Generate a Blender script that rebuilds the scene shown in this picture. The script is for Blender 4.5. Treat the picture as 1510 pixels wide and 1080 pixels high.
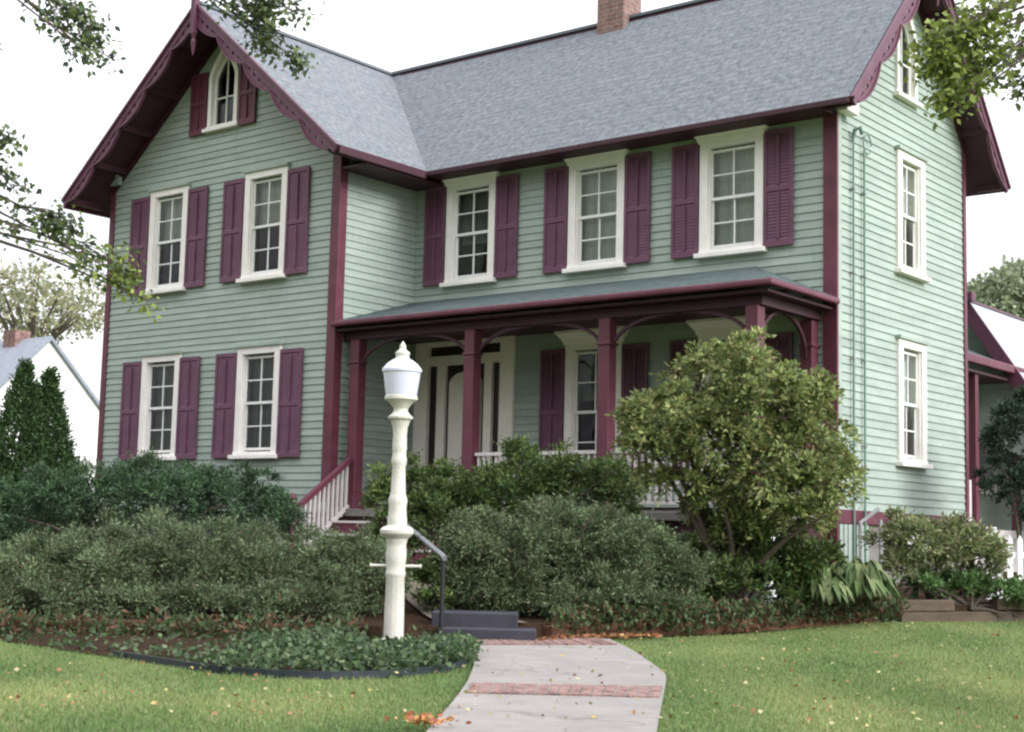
import bpy, bmesh, math, random
import numpy as np
from mathutils import Vector, Matrix
for o in list(bpy.data.objects): bpy.data.objects.remove(o)
rnd = random.Random(7); RNG = np.random.default_rng(11)
sc = bpy.context.scene; COL = sc.collection
R_ = math.radians
# ------------------------------------------------------------------ camera
CAM = Vector((23.0016, -16.6687, 1.25))
RT = Vector((0.78202703, 0.6227846, 0.02393892)); UP = Vector((0.05218988, -0.10371309, 0.99323704)); FW = Vector((-0.62105551, 0.77548884, 0.11360949))
F = 2194.417
cd = bpy.data.cameras.new('camera'); cam = bpy.data.objects.new('camera', cd); COL.objects.link(cam)
m = Matrix((RT, UP, -FW)).transposed().to_4x4(); m.translation = CAM; cam.matrix_world = m
cd.sensor_width = 36; cd.sensor_fit = 'HORIZONTAL'; cd.lens = F*36/1510; cd.clip_end = 3000; cd.clip_start = .1
sc.camera = cam
# ------------------------------------------------------------------ world, sun
SUN_AZ, SUN_EL = R_(4), R_(28)          # measured from +X towards +Y
to_sun = Vector((math.cos(SUN_AZ)*math.cos(SUN_EL), math.sin(SUN_AZ)*math.cos(SUN_EL), math.sin(SUN_EL)))
w = bpy.data.worlds.new('World'); sc.world = w; w.use_nodes = True
nt = w.node_tree; bg = nt.nodes['Background']
sky = nt.nodes.new('ShaderNodeTexSky'); sky.sky_type = 'NISHITA'; sky.sun_disc = False
sky.sun_elevation = SUN_EL; sky.sun_rotation = math.pi/2 - SUN_AZ; sky.dust_density = 4
hs = nt.nodes.new('ShaderNodeHueSaturation'); hs.inputs['Saturation'].default_value = .12; nt.links.new(sky.outputs[0], hs.inputs['Color'])
mx = nt.nodes.new('ShaderNodeMix'); mx.data_type = 'RGBA'; mx.inputs[0].default_value = .85
nt.links.new(hs.outputs[0], mx.inputs[6]); 
# overcast cloud layer: brightest overhead, brighter towards the veiled sun in the east
tcw = nt.nodes.new('ShaderNodeTexCoord'); sx = nt.nodes.new('ShaderNodeSeparateXYZ'); nt.links.new(tcw.outputs['Generated'], sx.inputs[0])
def wm(op, a, b, c=None, clamp=False):
    n = nt.nodes.new('ShaderNodeMath'); n.operation = op; n.use_clamp = clamp
    for i, q in enumerate((a, b, c)):
        if q is None: continue
        if isinstance(q, (int, float)): n.inputs[i].default_value = q
        else: nt.links.new(q, n.inputs[i])
    return n.outputs[0]
zc_ = wm('MAXIMUM', sx.outputs['Z'], 0.); xc_ = wm('MAXIMUM', sx.outputs['X'], 0.)
yc_ = wm('MULTIPLY', wm('MAXIMUM', wm('MULTIPLY', sx.outputs['Y'], -1.), 0.), wm('SUBTRACT', 1., wm('MULTIPLY', zc_, 1.7, None, True), None, True))   # low southern sky behind the camera darkened, added to shade porch and facade
lum = wm('MULTIPLY', wm('MULTIPLY', wm('MULTIPLY_ADD', zc_, 20., 10.5), wm('MULTIPLY_ADD', xc_, .5, 1.)), wm('MULTIPLY_ADD', yc_, -.95, 1.))
cw = nt.nodes.new('ShaderNodeCombineColor'); nt.links.new(lum, cw.inputs[0]); nt.links.new(wm('MULTIPLY', lum, 1.01), cw.inputs[1]); nt.links.new(wm('MULTIPLY', lum, 1.08), cw.inputs[2]); nt.links.new(cw.outputs[0], mx.inputs[7])
nt.links.new(mx.outputs[2], bg.inputs['Color']); bg.inputs['Strength'].default_value = .1
sd = bpy.data.lights.new('sun', 'SUN'); sd.energy = 3.0; sd.angle = R_(26); sd.color = (1, .98, .96)
so = bpy.data.objects.new('sun', sd); COL.objects.link(so); so.rotation_euler = (-to_sun).to_track_quat('-Z', 'Y').to_euler(); so.location = (20, 0, 30)
sc.view_settings.view_transform = 'Standard'; sc.view_settings.look = 'None'; sc.view_settings.exposure = 0.1; sc.view_settings.gamma = 1
sc.render.engine = 'CYCLES'; sc.cycles.max_bounces = 6; sc.cycles.transparent_max_bounces = 8
sc.cycles.pixel_filter_type = 'BLACKMAN_HARRIS'; sc.cycles.filter_width = 2.3

# ------------------------------------------------------------------ coordinate helpers (world places read off the survey)
FH = Vector((FW.x, FW.y, 0)).normalized(); RH = Vector((RT.x, RT.y, 0)).normalized()
def SZ(s, d, z=0.):                       # lateral metres, distance metres -> world
    p = Vector((CAM.x, CAM.y, 0)) + RH*s + FH*d; return Vector((p.x, p.y, z))
def at(u, v, Z):                          # point seen in direction (u,v) at distance Z
    return CAM + (FW + RT*((u-755)/F) - UP*((v-540)/F))*Z
def inv(x, y):
    d = Vector((x, y, 0)) - Vector((CAM.x, CAM.y, 0)); return d.dot(RH), d.dot(FH)
def sst(a, b, x):
    t = np.clip((x-a)/(b-a), 0, 1); return t*t*(3-2*t)
BS = [-40, -8, -1.2, -.62, .3, .75, 2.6, 4.5, 6, 9, 40]
BZ = [14.6, 14.2, 14.25, 14.95, 15.1, 15.6, 16.7, 18.2, 19.1, 20.6, 36]
def Zb(s): return np.interp(s, BS, BZ)
def ground(s, Z): return .2 + .13*sst(1, 5, s)*sst(9, 18, Z) + .012*np.sin(s*1.3+.4)*np.sin(Z*.9)
def terr(s, Z): return .36 + .17*sst(2.5, 4.8, s) + .45*sst(0, 5.5, Z-Zb(s))*(1-.3*sst(2.5, 4.8, s)) + .03*np.sin(s*2.1)*np.sin(Z*1.7)
def G(u, v):                              # where a sight line meets the lawn
    d = FW + RT*((u-755)/F) - UP*((v-540)/F); z = .2
    for _ in range(12):
        t = (z-CAM.z)/d.z; p = CAM + d*t; s, Z = inv(p.x, p.y); z = float(ground(s, Z))
    return p

# ------------------------------------------------------------------ tagging
def tag(o, label=None, cat=None, group=None, kind=None):
    if label: o['label'] = label
    if cat: o['category'] = cat
    if group: o['group'] = group
    if kind: o['kind'] = kind
    return o
def thing(name, label, cat, loc=(0, 0, 0), rz=0, group=None):
    o = bpy.data.objects.new(name, None); COL.objects.link(o); o.location = loc; o.rotation_euler = (0, 0, rz); o.empty_display_size = .2
    return tag(o, label, cat, group)
# ------------------------------------------------------------------ materials
MATS = {}
def nodes_of(name):
    m = bpy.data.materials.new(name); m.use_nodes = True; t = m.node_tree; return m, t, t.nodes, t.links, t.nodes['Principled BSDF']
def paint(name, c, rough=.55, var=.12, scale=3., bump=.0, bscale=60., spec=.4, stretch=(1, 1, 1), tint2=None, tv=.35, metal=0):
    """painted / weathered surface: base colour with broad and fine variation"""
    m, t, N, L, P = nodes_of(name)
    tc = N.new('ShaderNodeTexCoord'); mp = N.new('ShaderNodeMapping'); mp.inputs['Scale'].default_value = stretch; L.new(tc.outputs['Object'], mp.inputs[0])
    n = N.new('ShaderNodeTexNoise'); n.inputs['Scale'].default_value = scale; n.inputs['Detail'].default_value = 6; n.inputs['Roughness'].default_value = .65; L.new(mp.outputs[0], n.inputs['Vector'])
    r = N.new('ShaderNodeValToRGB'); r.color_ramp.elements[0].position = .3; r.color_ramp.elements[1].position = .7
    c2 = tint2 or c
    r.color_ramp.elements[0].color = tuple(x*(1-var) for x in c)+(1,)
    r.color_ramp.elements[1].color = tuple(min(1, (x*(1-tv)+y*tv)*(1+var)) for x, y in zip(c, c2))+(1,)
    L.new(n.outputs[0], r.inputs[0]); L.new(r.outputs[0], P.inputs['Base Color'])
    P.inputs['Roughness'].default_value = rough; P.inputs['Specular IOR Level'].default_value = spec; P.inputs['Metallic'].default_value = metal
    if bump:
        n2 = N.new('ShaderNodeTexNoise'); n2.inputs['Scale'].default_value = bscale; n2.inputs['Detail'].default_value = 4; L.new(mp.outputs[0], n2.inputs['Vector'])
        b = N.new('ShaderNodeBump'); b.inputs['Strength'].default_value = bump; b.inputs['Distance'].default_value = .02; L.new(n2.outputs[0], b.inputs['Height']); L.new(b.outputs[0], P.inputs['Normal'])
    MATS[name] = m; return m
paint('siding', (.285, .35, .30), .6, .11, 1.4, .2, 40, stretch=(1, 1, 5), tint2=(.345, .385, .35))
paint('conduit', (.14, .22, .18), .6, .1, 3)
paint('cream', (.79, .76, .71), .5, .07, 5, .1, 50)
paint('sash_white', (.74, .75, .72), .45, .05, 8)
paint('plum', (.095, .03, .053), .5, .2, 4, .15, 60, tint2=(.12, .045, .07))
paint('shutter_paint', (.115, .042, .072), .55, .25, 3, .15, 60, tint2=(.13, .06, .10))
paint('floor_grey', (.16, .15, .14), .6, .15, 4)
paint('paver', (.16, .075, .062), .85, .55, 9, .4, 60, tint2=(.24, .17, .15), tv=.6)
paint('grout', (.24, .22, .2), .9, .15, 9, .4, 60)
paint('shade_maroon', (.045, .012, .02), .6, .2, 4)  # maroon copy darkened to carry the shade at the eave and porch
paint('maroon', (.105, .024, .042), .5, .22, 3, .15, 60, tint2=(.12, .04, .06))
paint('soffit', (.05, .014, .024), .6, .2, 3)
paint('railpaint', (.55, .51, .49), .5, .1, 6)
paint('concrete', (.25, .237, .222), .9, .1, 1.6, .5, 90, tint2=(.24, .22, .2))
paint('walk_stone', (.15, .12, .09), .9, .3, 5, .5, 40)
paint('blackstep', (.032, .031, .042), .55, .25, 5, .2, 50)
paint('blackmetal', (.018, .02, .022), .4, .2, 9)
paint('railmetal', (.28, .3, .31), .35, .2, 9, metal=.5)
paint('lampiron', (.58, .57, .50), .5, .1, 7, .25, 40, tint2=(.52, .50, .43))
paint('lampdull', (.3, .3, .3), .6, .1, 5)
paint('stone', (.2, .19, .17), .9, .3, 4, .6, 20)
paint('timber', (.095, .042, .026), .9, .5, 5, .8, 30, stretch=(1, 1, 4), tint2=(.13, .08, .055), spec=.1)
paint('timber_grey', (.085, .062, .042), .85, .35, 3, .6, 30, stretch=(1, 1, 4))
paint('mulch', (.035, .022, .014), .95, .5, 14, 1, 40, spec=.05)
paint('bark', (.09, .07, .055), .9, .35, 8, .8, 40)
paint('white_wall', (.8, .8, .79), .6, .04, 2)
paint('grey_roof', (.23, .25, .29), .8, .15, 5, .3, 40)
paint('pale_roof', (.33, .36, .41), .6, .1, 5)
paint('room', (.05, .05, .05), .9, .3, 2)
paint('blind', (.62, .66, .58), .8, .1, 4, stretch=(1, 1, .3))
paint('blind_dark', (.2, .22, .19), .8, .2, 3, stretch=(3, 1, .3))
paint('curtain_blue', (.09, .14, .32), .8, .4, 9)
paint('door_cream', (.72, .69, .60), .5, .06, 4)
paint('darkpanel', (.02, .015, .015), .35, .2, 4)
paint('edging', (.02, .028, .035), .5, .2, 5)
def boards():
    m = MATS['siding']; t = m.node_tree; N, L = t.nodes, t.links; P = N['Principled BSDF']; src = P.inputs['Base Color'].links[0].from_socket
    tc = N.new('ShaderNodeTexCoord'); sp = N.new('ShaderNodeSeparateXYZ'); L.new(tc.outputs['Object'], sp.inputs[0])
    def M(op, a, b=None, c=None):
        n = N.new('ShaderNodeMath'); n.operation = op
        for i, q in enumerate((a, b, c)):
            if q is None: continue
            if isinstance(q, (int, float)): n.inputs[i].default_value = q
            else: L.new(q, n.inputs[i])
        return n.outputs[0]
    row = M('FLOOR', M('DIVIDE', M('SUBTRACT', sp.outputs[2], 1.72), .118)); run = M('ADD', sp.outputs[0], sp.outputs[1])
    wn = N.new('ShaderNodeTexWhiteNoise'); wn.noise_dimensions = '1D'; L.new(row, wn.inputs['W'])
    along = M('ADD', M('DIVIDE', run, 3.4), M('MULTIPLY', wn.outputs[0], 7.3)); seg = M('FLOOR', along); fr = M('FRACT', along)
    w2 = N.new('ShaderNodeTexWhiteNoise'); w2.noise_dimensions = '2D'; cb = N.new('ShaderNodeCombineXYZ'); L.new(row, cb.inputs[0]); L.new(seg, cb.inputs[1]); L.new(cb.outputs[0], w2.inputs['Vector'])
    joint = M('MULTIPLY', M('LESS_THAN', fr, .0014), .35)
    ns = N.new('ShaderNodeTexNoise'); mp = N.new('ShaderNodeMapping'); mp.inputs['Scale'].default_value = (5, 5, .35); L.new(tc.outputs['Object'], mp.inputs[0]); L.new(mp.outputs[0], ns.inputs['Vector']); ns.inputs['Detail'].default_value = 5
    f = M('SUBTRACT', M('ADD', M('MULTIPLY_ADD', w2.outputs[0], .11, .85), M('MULTIPLY', ns.outputs[0], .18)), joint)
    mu = N.new('ShaderNodeMix'); mu.data_type = 'RGBA'; mu.blend_type = 'MULTIPLY'; mu.inputs[0].default_value = 1
    cc = N.new('ShaderNodeCombineColor'); [L.new(f, cc.inputs[i]) for i in range(3)]; L.new(src, mu.inputs[6]); L.new(cc.outputs[0], mu.inputs[7]); L.new(mu.outputs[2], P.inputs['Base Color'])
boards()
def stains():
    m = MATS['concrete']; t = m.node_tree; N, L = t.nodes, t.links; P = N['Principled BSDF']; src = P.inputs['Base Color'].links[0].from_socket
    tc = N.new('ShaderNodeTexCoord'); v = N.new('ShaderNodeTexVoronoi'); v.feature = 'DISTANCE_TO_EDGE'; v.inputs['Scale'].default_value = .55
    nz = N.new('ShaderNodeTexNoise'); nz.inputs['Scale'].default_value = 3; nz.inputs['Detail'].default_value = 6; L.new(tc.outputs['Object'], nz.inputs['Vector'])
    mv = N.new('ShaderNodeMix'); mv.data_type = 'VECTOR'; mv.inputs[0].default_value = .12; L.new(tc.outputs['Object'], mv.inputs[4]); L.new(nz.outputs['Color'], mv.inputs[5]); L.new(mv.outputs[1], v.inputs['Vector'])
    r = N.new('ShaderNodeValToRGB'); r.color_ramp.elements[0].position = 0; r.color_ramp.elements[0].color = (.72, .7, .68, 1); r.color_ramp.elements[1].position = .004; r.color_ramp.elements[1].color = (1, 1, 1, 1); L.new(v.outputs['Distance'], r.inputs[0])
    n2 = N.new('ShaderNodeTexNoise'); n2.inputs['Scale'].default_value = 2.2; n2.inputs['Detail'].default_value = 9; n2.inputs['Roughness'].default_value = .75; L.new(tc.outputs['Object'], n2.inputs['Vector'])
    r2 = N.new('ShaderNodeValToRGB'); r2.color_ramp.elements[0].position = .3; r2.color_ramp.elements[0].color = (.78, .76, .73, 1); r2.color_ramp.elements[1].position = .65; r2.color_ramp.elements[1].color = (1.08, 1.08, 1.08, 1); L.new(n2.outputs[0], r2.inputs[0])
    a = N.new('ShaderNodeMix'); a.data_type = 'RGBA'; a.blend_type = 'MULTIPLY'; a.inputs[0].default_value = 1; L.new(src, a.inputs[6]); L.new(r.outputs[0], a.inputs[7])
    b = N.new('ShaderNodeMix'); b.data_type = 'RGBA'; b.blend_type = 'MULTIPLY'; b.inputs[0].default_value = 1; L.new(a.outputs[2], b.inputs[6]); L.new(r2.outputs[0], b.inputs[7]); L.new(b.outputs[2], P.inputs['Base Color'])
stains()
def glassmat():
    m, t, N, L, P = nodes_of('glass')
    out = N['Material Output']; tr = N.new('ShaderNodeBsdfTransparent'); tr.inputs[0].default_value = (.82, .86, .85, 1)
    gl = N.new('ShaderNodeBsdfGlossy'); gl.inputs['Roughness'].default_value = .04
    tc = N.new('ShaderNodeTexCoord'); n = N.new('ShaderNodeTexNoise'); n.inputs['Scale'].default_value = 1.6; L.new(tc.outputs['Object'], n.inputs['Vector'])
    b = N.new('ShaderNodeBump'); b.inputs['Strength'].default_value = .12; b.inputs['Distance'].default_value = .1; L.new(n.outputs[0], b.inputs['Height']); L.new(b.outputs[0], gl.inputs['Normal'])
    fr = N.new('ShaderNodeFresnel'); fr.inputs[0].default_value = 1.6
    mixs = N.new('ShaderNodeMixShader'); L.new(fr.outputs[0], mixs.inputs[0]); L.new(tr.outputs[0], mixs.inputs[1]); L.new(gl.outputs[0], mixs.inputs[2]); L.new(mixs.outputs[0], out.inputs['Surface'])
    MATS['glass'] = m
glassmat()
def opal():
    m, t, N, L, P = nodes_of('opal'); P.inputs['Base Color'].default_value = (.62, .64, .73, 1); P.inputs['Roughness'].default_value = .18
    P.inputs['Subsurface Weight'].default_value = .3; P.inputs['Subsurface Radius'].default_value = (.05, .05, .06)
    tc = N.new('ShaderNodeTexCoord'); n = N.new('ShaderNodeTexNoise'); n.inputs['Scale'].default_value = 6; L.new(tc.outputs['Object'], n.inputs['Vector'])
    r = N.new('ShaderNodeValToRGB'); r.color_ramp.elements[0].color = (.56, .58, .67, 1); r.color_ramp.elements[1].color = (.64, .66, .75, 1); L.new(n.outputs[0], r.inputs[0]); L.new(r.outputs[0], P.inputs['Base Color'])
    MATS['opal'] = m
opal()
def shingles(name, c1, c2, cm, bw=.30, rh=.135):
    m, t, N, L, P = nodes_of(name)
    uv = N.new('ShaderNodeUVMap')
    nz0 = N.new('ShaderNodeTexNoise'); nz0.inputs['Scale'].default_value = 5; L.new(uv.outputs[0], nz0.inputs['Vector'])
    mxv = N.new('ShaderNodeMix'); mxv.data_type = 'VECTOR'; mxv.inputs[0].default_value = .018; L.new(uv.outputs[0], mxv.inputs[4]); L.new(nz0.outputs['Color'], mxv.inputs[5])
    b = N.new('ShaderNodeTexBrick'); b.offset = .37; b.squash = 1; b.inputs['Scale'].default_value = 1
    b.inputs['Brick Width'].default_value = bw; b.inputs['Row Height'].default_value = rh; b.inputs['Mortar Size'].default_value = .008; b.inputs['Mortar Smooth'].default_value = .3; b.inputs['Bias'].default_value = 0
    b.inputs['Color1'].default_value = c1+(1,); b.inputs['Color2'].default_value = c2+(1,); b.inputs['Mortar'].default_value = cm+(1,)
    L.new(mxv.outputs[1], b.inputs['Vector'])
    n = N.new('ShaderNodeTexNoise'); n.inputs['Scale'].default_value = 9; n.inputs['Detail'].default_value = 8; n.inputs['Roughness'].default_value = .8; L.new(uv.outputs[0], n.inputs['Vector'])
    r = N.new('ShaderNodeValToRGB'); r.color_ramp.elements[0].position = .36; r.color_ramp.elements[1].position = .66; r.color_ramp.elements[0].color = (.58, .59, .6, 1); r.color_ramp.elements[1].color = (1.35, 1.33, 1.33, 1); L.new(n.outputs[0], r.inputs[0])
    mu = N.new('ShaderNodeMix'); mu.data_type = 'RGBA'; mu.blend_type = 'MULTIPLY'; mu.inputs[0].default_value = 1; L.new(b.outputs['Color'], mu.inputs[6]); L.new(r.outputs[0], mu.inputs[7])
    L.new(mu.outputs[2], P.inputs['Base Color']); P.inputs['Roughness'].default_value = .95; P.inputs['Specular IOR Level'].default_value = .2
    ad = N.new('ShaderNodeMath'); ad.operation = 'MULTIPLY_ADD'; L.new(b.outputs['Fac'], ad.inputs[0]); ad.inputs[1].default_value = -1; L.new(n.outputs[0], ad.inputs[2])
    bp = N.new('ShaderNodeBump'); bp.inputs['Strength'].default_value = .5; bp.inputs['Distance'].default_value = .02; L.new(ad.outputs[0], bp.inputs['Height']); L.new(bp.outputs[0], P.inputs['Normal'])
    MATS[name] = m
shingles('shingles', (.155, .174, .192), (.183, .198, .212), (.118, .13, .142))
shingles('porch_shingles', (.06, .085, .085), (.09, .115, .115), (.04, .05, .05), .3, .14)
shingles('brick', (.21, .115, .095), (.26, .16, .14), (.26, .24, .22), .21, .075)
shingles('paver_brick', (.26, .085, .065), (.40, .22, .18), (.33, .29, .25), .105, .3)
def leafmat(name, trans=.25):
    m, t, N, L, P = nodes_of(name)
    at_ = N.new('ShaderNodeVertexColor'); at_.layer_name = 'col'
    L.new(at_.outputs['Color'], P.inputs['Base Color']); P.inputs['Roughness'].default_value = .6; P.inputs['Specular IOR Level'].default_value = .3
    tl = N.new('ShaderNodeBsdfTranslucent'); L.new(at_.outputs['Color'], tl.inputs[0]); mi = N.new('ShaderNodeMixShader'); mi.inputs[0].default_value = trans
    L.new(P.outputs[0], mi.inputs[1]); L.new(tl.outputs[0], mi.inputs[2]); L.new(mi.outputs[0], N['Material Output'].inputs['Surface'])
    MATS[name] = m
leafmat('leaf'); leafmat('needle', .12); leafmat('litter', .1)
def lawnmat():
    m, t, N, L, P = nodes_of('lawn')
    tc = N.new('ShaderNodeTexCoord')
    n = N.new('ShaderNodeTexNoise'); n.inputs['Scale'].default_value = .8; n.inputs['Detail'].default_value = 8; n.inputs['Roughness'].default_value = .7; L.new(tc.outputs['Object'], n.inputs['Vector'])
    r = N.new('ShaderNodeValToRGB'); r.color_ramp.elements[0].position = .35; r.color_ramp.elements[1].position = .68
    r.color_ramp.elements[0].color = (.12, .18, .05, 1); r.color_ramp.elements[1].color = (.18, .21, .08, 1); L.new(n.outputs[0], r.inputs[0]); L.new(r.outputs[0], P.inputs['Base Color'])
    P.inputs['Roughness'].default_value = .9; P.inputs['Specular IOR Level'].default_value = .1
    n2 = N.new('ShaderNodeTexNoise'); n2.inputs['Scale'].default_value = 70; L.new(tc.outputs['Object'], n2.inputs['Vector']); b = N.new('ShaderNodeBump'); b.inputs['Strength'].default_value = .8; b.inputs['Distance'].default_value = .03
    L.new(n2.outputs[0], b.inputs['Height']); L.new(b.outputs[0], P.inputs['Normal']); MATS['lawn'] = m
lawnmat()

# ------------------------------------------------------------------ mesh builder
class MB:
    def __init__(s): s.v = []; s.f = []; s.uv = {}; s.smooth = set()
    def poly(s, pts, uv=None):
        i = len(s.v); s.v += [tuple(p) for p in pts]; s.f.append(tuple(range(i, i+len(pts))))
        if uv: s.uv[len(s.f)-1] = uv
        return s
    def box(s, x0, x1, y0, y1, z0, z1):
        x0, x1 = min(x0, x1), max(x0, x1); y0, y1 = min(y0, y1), max(y0, y1); z0, z1 = min(z0, z1), max(z0, z1)
        i = len(s.v); s.v += [(x, y, z) for z in (z0, z1) for y in (y0, y1) for x in (x0, x1)]
        s.f += [tuple(i+k for k in q) for q in ((0, 2, 3, 1), (4, 5, 7, 6), (0, 1, 5, 4), (2, 6, 7, 3), (0, 4, 6, 2), (1, 3, 7, 5))]; return s
    def bar(s, a, b, w, h, up=(0, 0, 1)):       # rectangular bar from a to b
        a, b = Vector(a), Vector(b); d = (b-a).normalized(); u = Vector(up); sd_ = d.cross(u).normalized(); u = sd_.cross(d).normalized()
        i = len(s.v)
        for p in (a, b):
            for q, r in ((-1, -1), (1, -1), (1, 1), (-1, 1)): s.v.append(tuple(p+sd_*(q*w/2)+u*(r*h/2)))
        s.f += [tuple(i+k for k in q) for q in ((3, 2, 1, 0), (4, 5, 6, 7), (0, 1, 5, 4), (1, 2, 6, 5), (2, 3, 7, 6), (3, 0, 4, 7))]; return s
    def prism(s, poly, fn, t0, t1):              # poly 2D, fn(a,b,t)->xyz
        n = len(poly); i = len(s.v); s.v += [tuple(fn(a, b, t0)) for a, b in poly]+[tuple(fn(a, b, t1)) for a, b in poly]
        s.f.append(tuple(i+k for k in range(n))); s.f.append(tuple(i+n+k for k in reversed(range(n))))
        for k in range(n): k2 = (k+1) % n; s.f.append((i+k2, i+k, i+n+k, i+n+k2))
        return s
    def strip(s, A, B, fn, t0, t1):              # solid between 2D polylines A and B
        n = len(A); i = len(s.v)
        for t in (t0, t1): s.v += [tuple(fn(a, b, t)) for a, b in A]+[tuple(fn(a, b, t)) for a, b in B]
        for k in range(n-1):
            a, b, c, d = i+k, i+k+1, i+n+k+1, i+n+k; o = 2*n
            s.f += [(a, b, c, d), (d+o, c+o, b+o, a+o), (b, a, a+o, b+o), (d, c, c+o, d+o)]
        o = 2*n; s.f += [(i, i+n, i+n+o, i+o), (i+n-1+o, i+2*n-1+o, i+2*n-1, i+n-1)]
        return s
    def tube(s, pts, rad, n=8):
        pts = [Vector(p) for p in pts]; i0 = len(s.v); rs = rad if isinstance(rad, (list, tuple)) else [rad]*len(pts)
        ref = Vector((.13, .31, .94))
        for k, p in enumerate(pts):
            d = (pts[min(k+1, len(pts)-1)]-pts[max(k-1, 0)]).normalized(); a = d.cross(ref)
            if a.length < 1e-3: a = d.cross(Vector((1, 0, 0)))
            a.normalize(); b = d.cross(a)
            for j in range(n): th = 2*math.pi*j/n; s.v.append(tuple(p+(a*math.cos(th)+b*math.sin(th))*rs[k]))
        for k in range(len(pts)-1):
            for j in range(n):
                q = (i0+k*n+j, i0+k*n+(j+1) % n, i0+(k+1)*n+(j+1) % n, i0+(k+1)*n+j); s.smooth.add(len(s.f)); s.f.append(q)
        s.f.append(tuple(i0+j for j in reversed(range(n)))); s.f.append(tuple(i0+(len(pts)-1)*n+j for j in range(n))); return s
    def lathe(s, prof, n=28, c=(0, 0), flute=None):          # prof [(r,z)]
        i0 = len(s.v)
        for q_, (r, z) in enumerate(prof):
            fl = .014 if flute and flute(q_) else 0.
            for j in range(n): th = 2*math.pi*j/n; r = prof[q_][0]*(1+fl*math.cos(12*th)); s.v.append((c[0]+r*math.cos(th), c[1]+r*math.sin(th), z))
        for k in range(len(prof)-1):
            for j in range(n): s.smooth.add(len(s.f)); s.f.append((i0+k*n+j, i0+k*n+(j+1) % n, i0+(k+1)*n+(j+1) % n, i0+(k+1)*n+j))
        s.f.append(tuple(i0+j for j in reversed(range(n)))); s.f.append(tuple(i0+(len(prof)-1)*n+j for j in range(n))); return s
    def mesh(s, name, mat):
        me = bpy.data.meshes.new(name); me.from_pydata(s.v, [], s.f); me.materials.append(MATS[mat])
        if s.uv:
            ul = me.uv_layers.new(name='UVMap')
            for p in me.polygons:
                uv = s.uv.get(p.index)
                if uv:
                    for li, q in zip(p.loop_indices, uv): ul.data[li].uv = q
        for k in s.smooth: me.polygons[k].use_smooth = True
        if s.smooth: me.set_sharp_from_angle(angle=R_(32))
        me.update(); return me
    def build(s, name, mat, parent=None, loc=(0, 0, 0), bevel=0, rz=0):
        o = bpy.data.objects.new(name, s.mesh(name, mat)); COL.objects.link(o); o.parent = parent; o.location = loc; o.rotation_euler = (0, 0, rz)
        if bevel:
            b = o.modifiers.new('bevel', 'BEVEL'); b.width = bevel; b.segments = 2; b.limit_method = 'ANGLE'
        return o
def copy_tree(o, parent=None):
    c = o.copy(); COL.objects.link(c); c.parent = parent
    for ch in o.children: copy_tree(ch, c)
    return c
# ================================================================== THE HOUSE
W1, D1, X, YB = 6.0, 1.84, 13.84, 6.42
ZB = 1.72                                   # bottom of the clapboards
house = thing('house', 'two storey sage green clapboard farmhouse with plum shutters, grey shingle roof and front porch', 'house', (0, 0, 0))
LAP = .118
def clap(name, fn, rng, z0, z1, holes):
    """lapped clapboards: fn(h, out, z) -> xyz; rng(z) -> (h0,h1); holes (h0,h1,z0,z1)"""
    mb = MB(); zs = {round(z0, 4), round(z1, 4)}
    k = 0
    while z0+k*LAP < z1: zs.add(round(z0+k*LAP, 4)); k += 1
    for h in holes:
        for q in h[2:4]:
            if z0 < q < z1: zs.add(round(q, 4))
    for q in getattr(rng, 'br', []): 
        if z0 < q < z1: zs.add(q)
    zs = sorted(zs)
    for a, b in zip(zs[:-1], zs[1:]):
        if b-a < 1e-3: continue
        row = math.floor((a-z0+1e-4)/LAP); rb = z0+row*LAP
        oa = .017*(1-(a-rb)/LAP)+.004; ob = .017*(1-(b-rb)/LAP)+.004
        h0a, h1a = rng(a+1e-4); h0b, h1b = rng(b-1e-4); mid = (a+b)/2
        segs = [(0., 1.)]
        ivs = []
        for q in holes:
            if q[2] < mid < q[3]: ivs.append((q[0], q[1]))
        ivs.sort()
        wm = h1a-h0a
        if wm < 1e-3: continue
        cur = None; parts = []; left = ('L',)
        edges = [('rng', 0)]
        lo_a, lo_b = h0a, h0b
        for q0, q1 in ivs:
            parts.append((lo_a, q0, lo_b, q0)); lo_a = lo_b = q1
        parts.append((lo_a, h1a, lo_b, h1b))
        for (la, ra, lb, rb_) in parts:
            if ra-la < 1e-3: continue
            mb.poly([fn(la, oa, a), fn(ra, oa, a), fn(rb_, ob, b), fn(lb, ob, b)])
            if abs(a-rb) < 1e-3: mb.poly([fn(la, .003, a), fn(ra, .003, a), fn(ra, oa, a), fn(la, oa, a)])
    return mb.build(name, 'siding', house)
# roof geometry
EO, GO = .50, .70                            # eave / gable overhang of the wing
RZ = 10.3; SW = 3.0/3.55                     # wing roof slope
AX = 3.05                                    # wing gable apex x
def wing_roof_z(x): return RZ - abs(x-AX)*SW
RY = 4.2; SM = (RZ-7.25)/(RY-1.34)
def main_roof_z(y): return RZ - abs(y-RY)*SM
TH = .13
CW = 1.06
wing_x = (1.70, 4.27); main_x = (7.26, 9.81, 12.21)
ATT = (2.69, 3.41)
def att_holes(c, r=.30, z0=8.28):
    out = [(c-r, c+r, z0, 9.16)]
    for k in range(8):
        za = 9.16+k*.055; f = 1-((k+1)/8.)**1.7; out.append((c-r*f-.02, c+r*f+.02, za, za+.055))
    return out
def rect_holes(xs, zs, hw=.41): return [(x-hw, x+hw, a, b) for x in xs for a, b in zs]
def rw(z):
    t = RZ-TH-.02-z; e = t/SW
    return (max(0., AX-e), min(W1, AX+e))
rw.br = []
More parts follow.
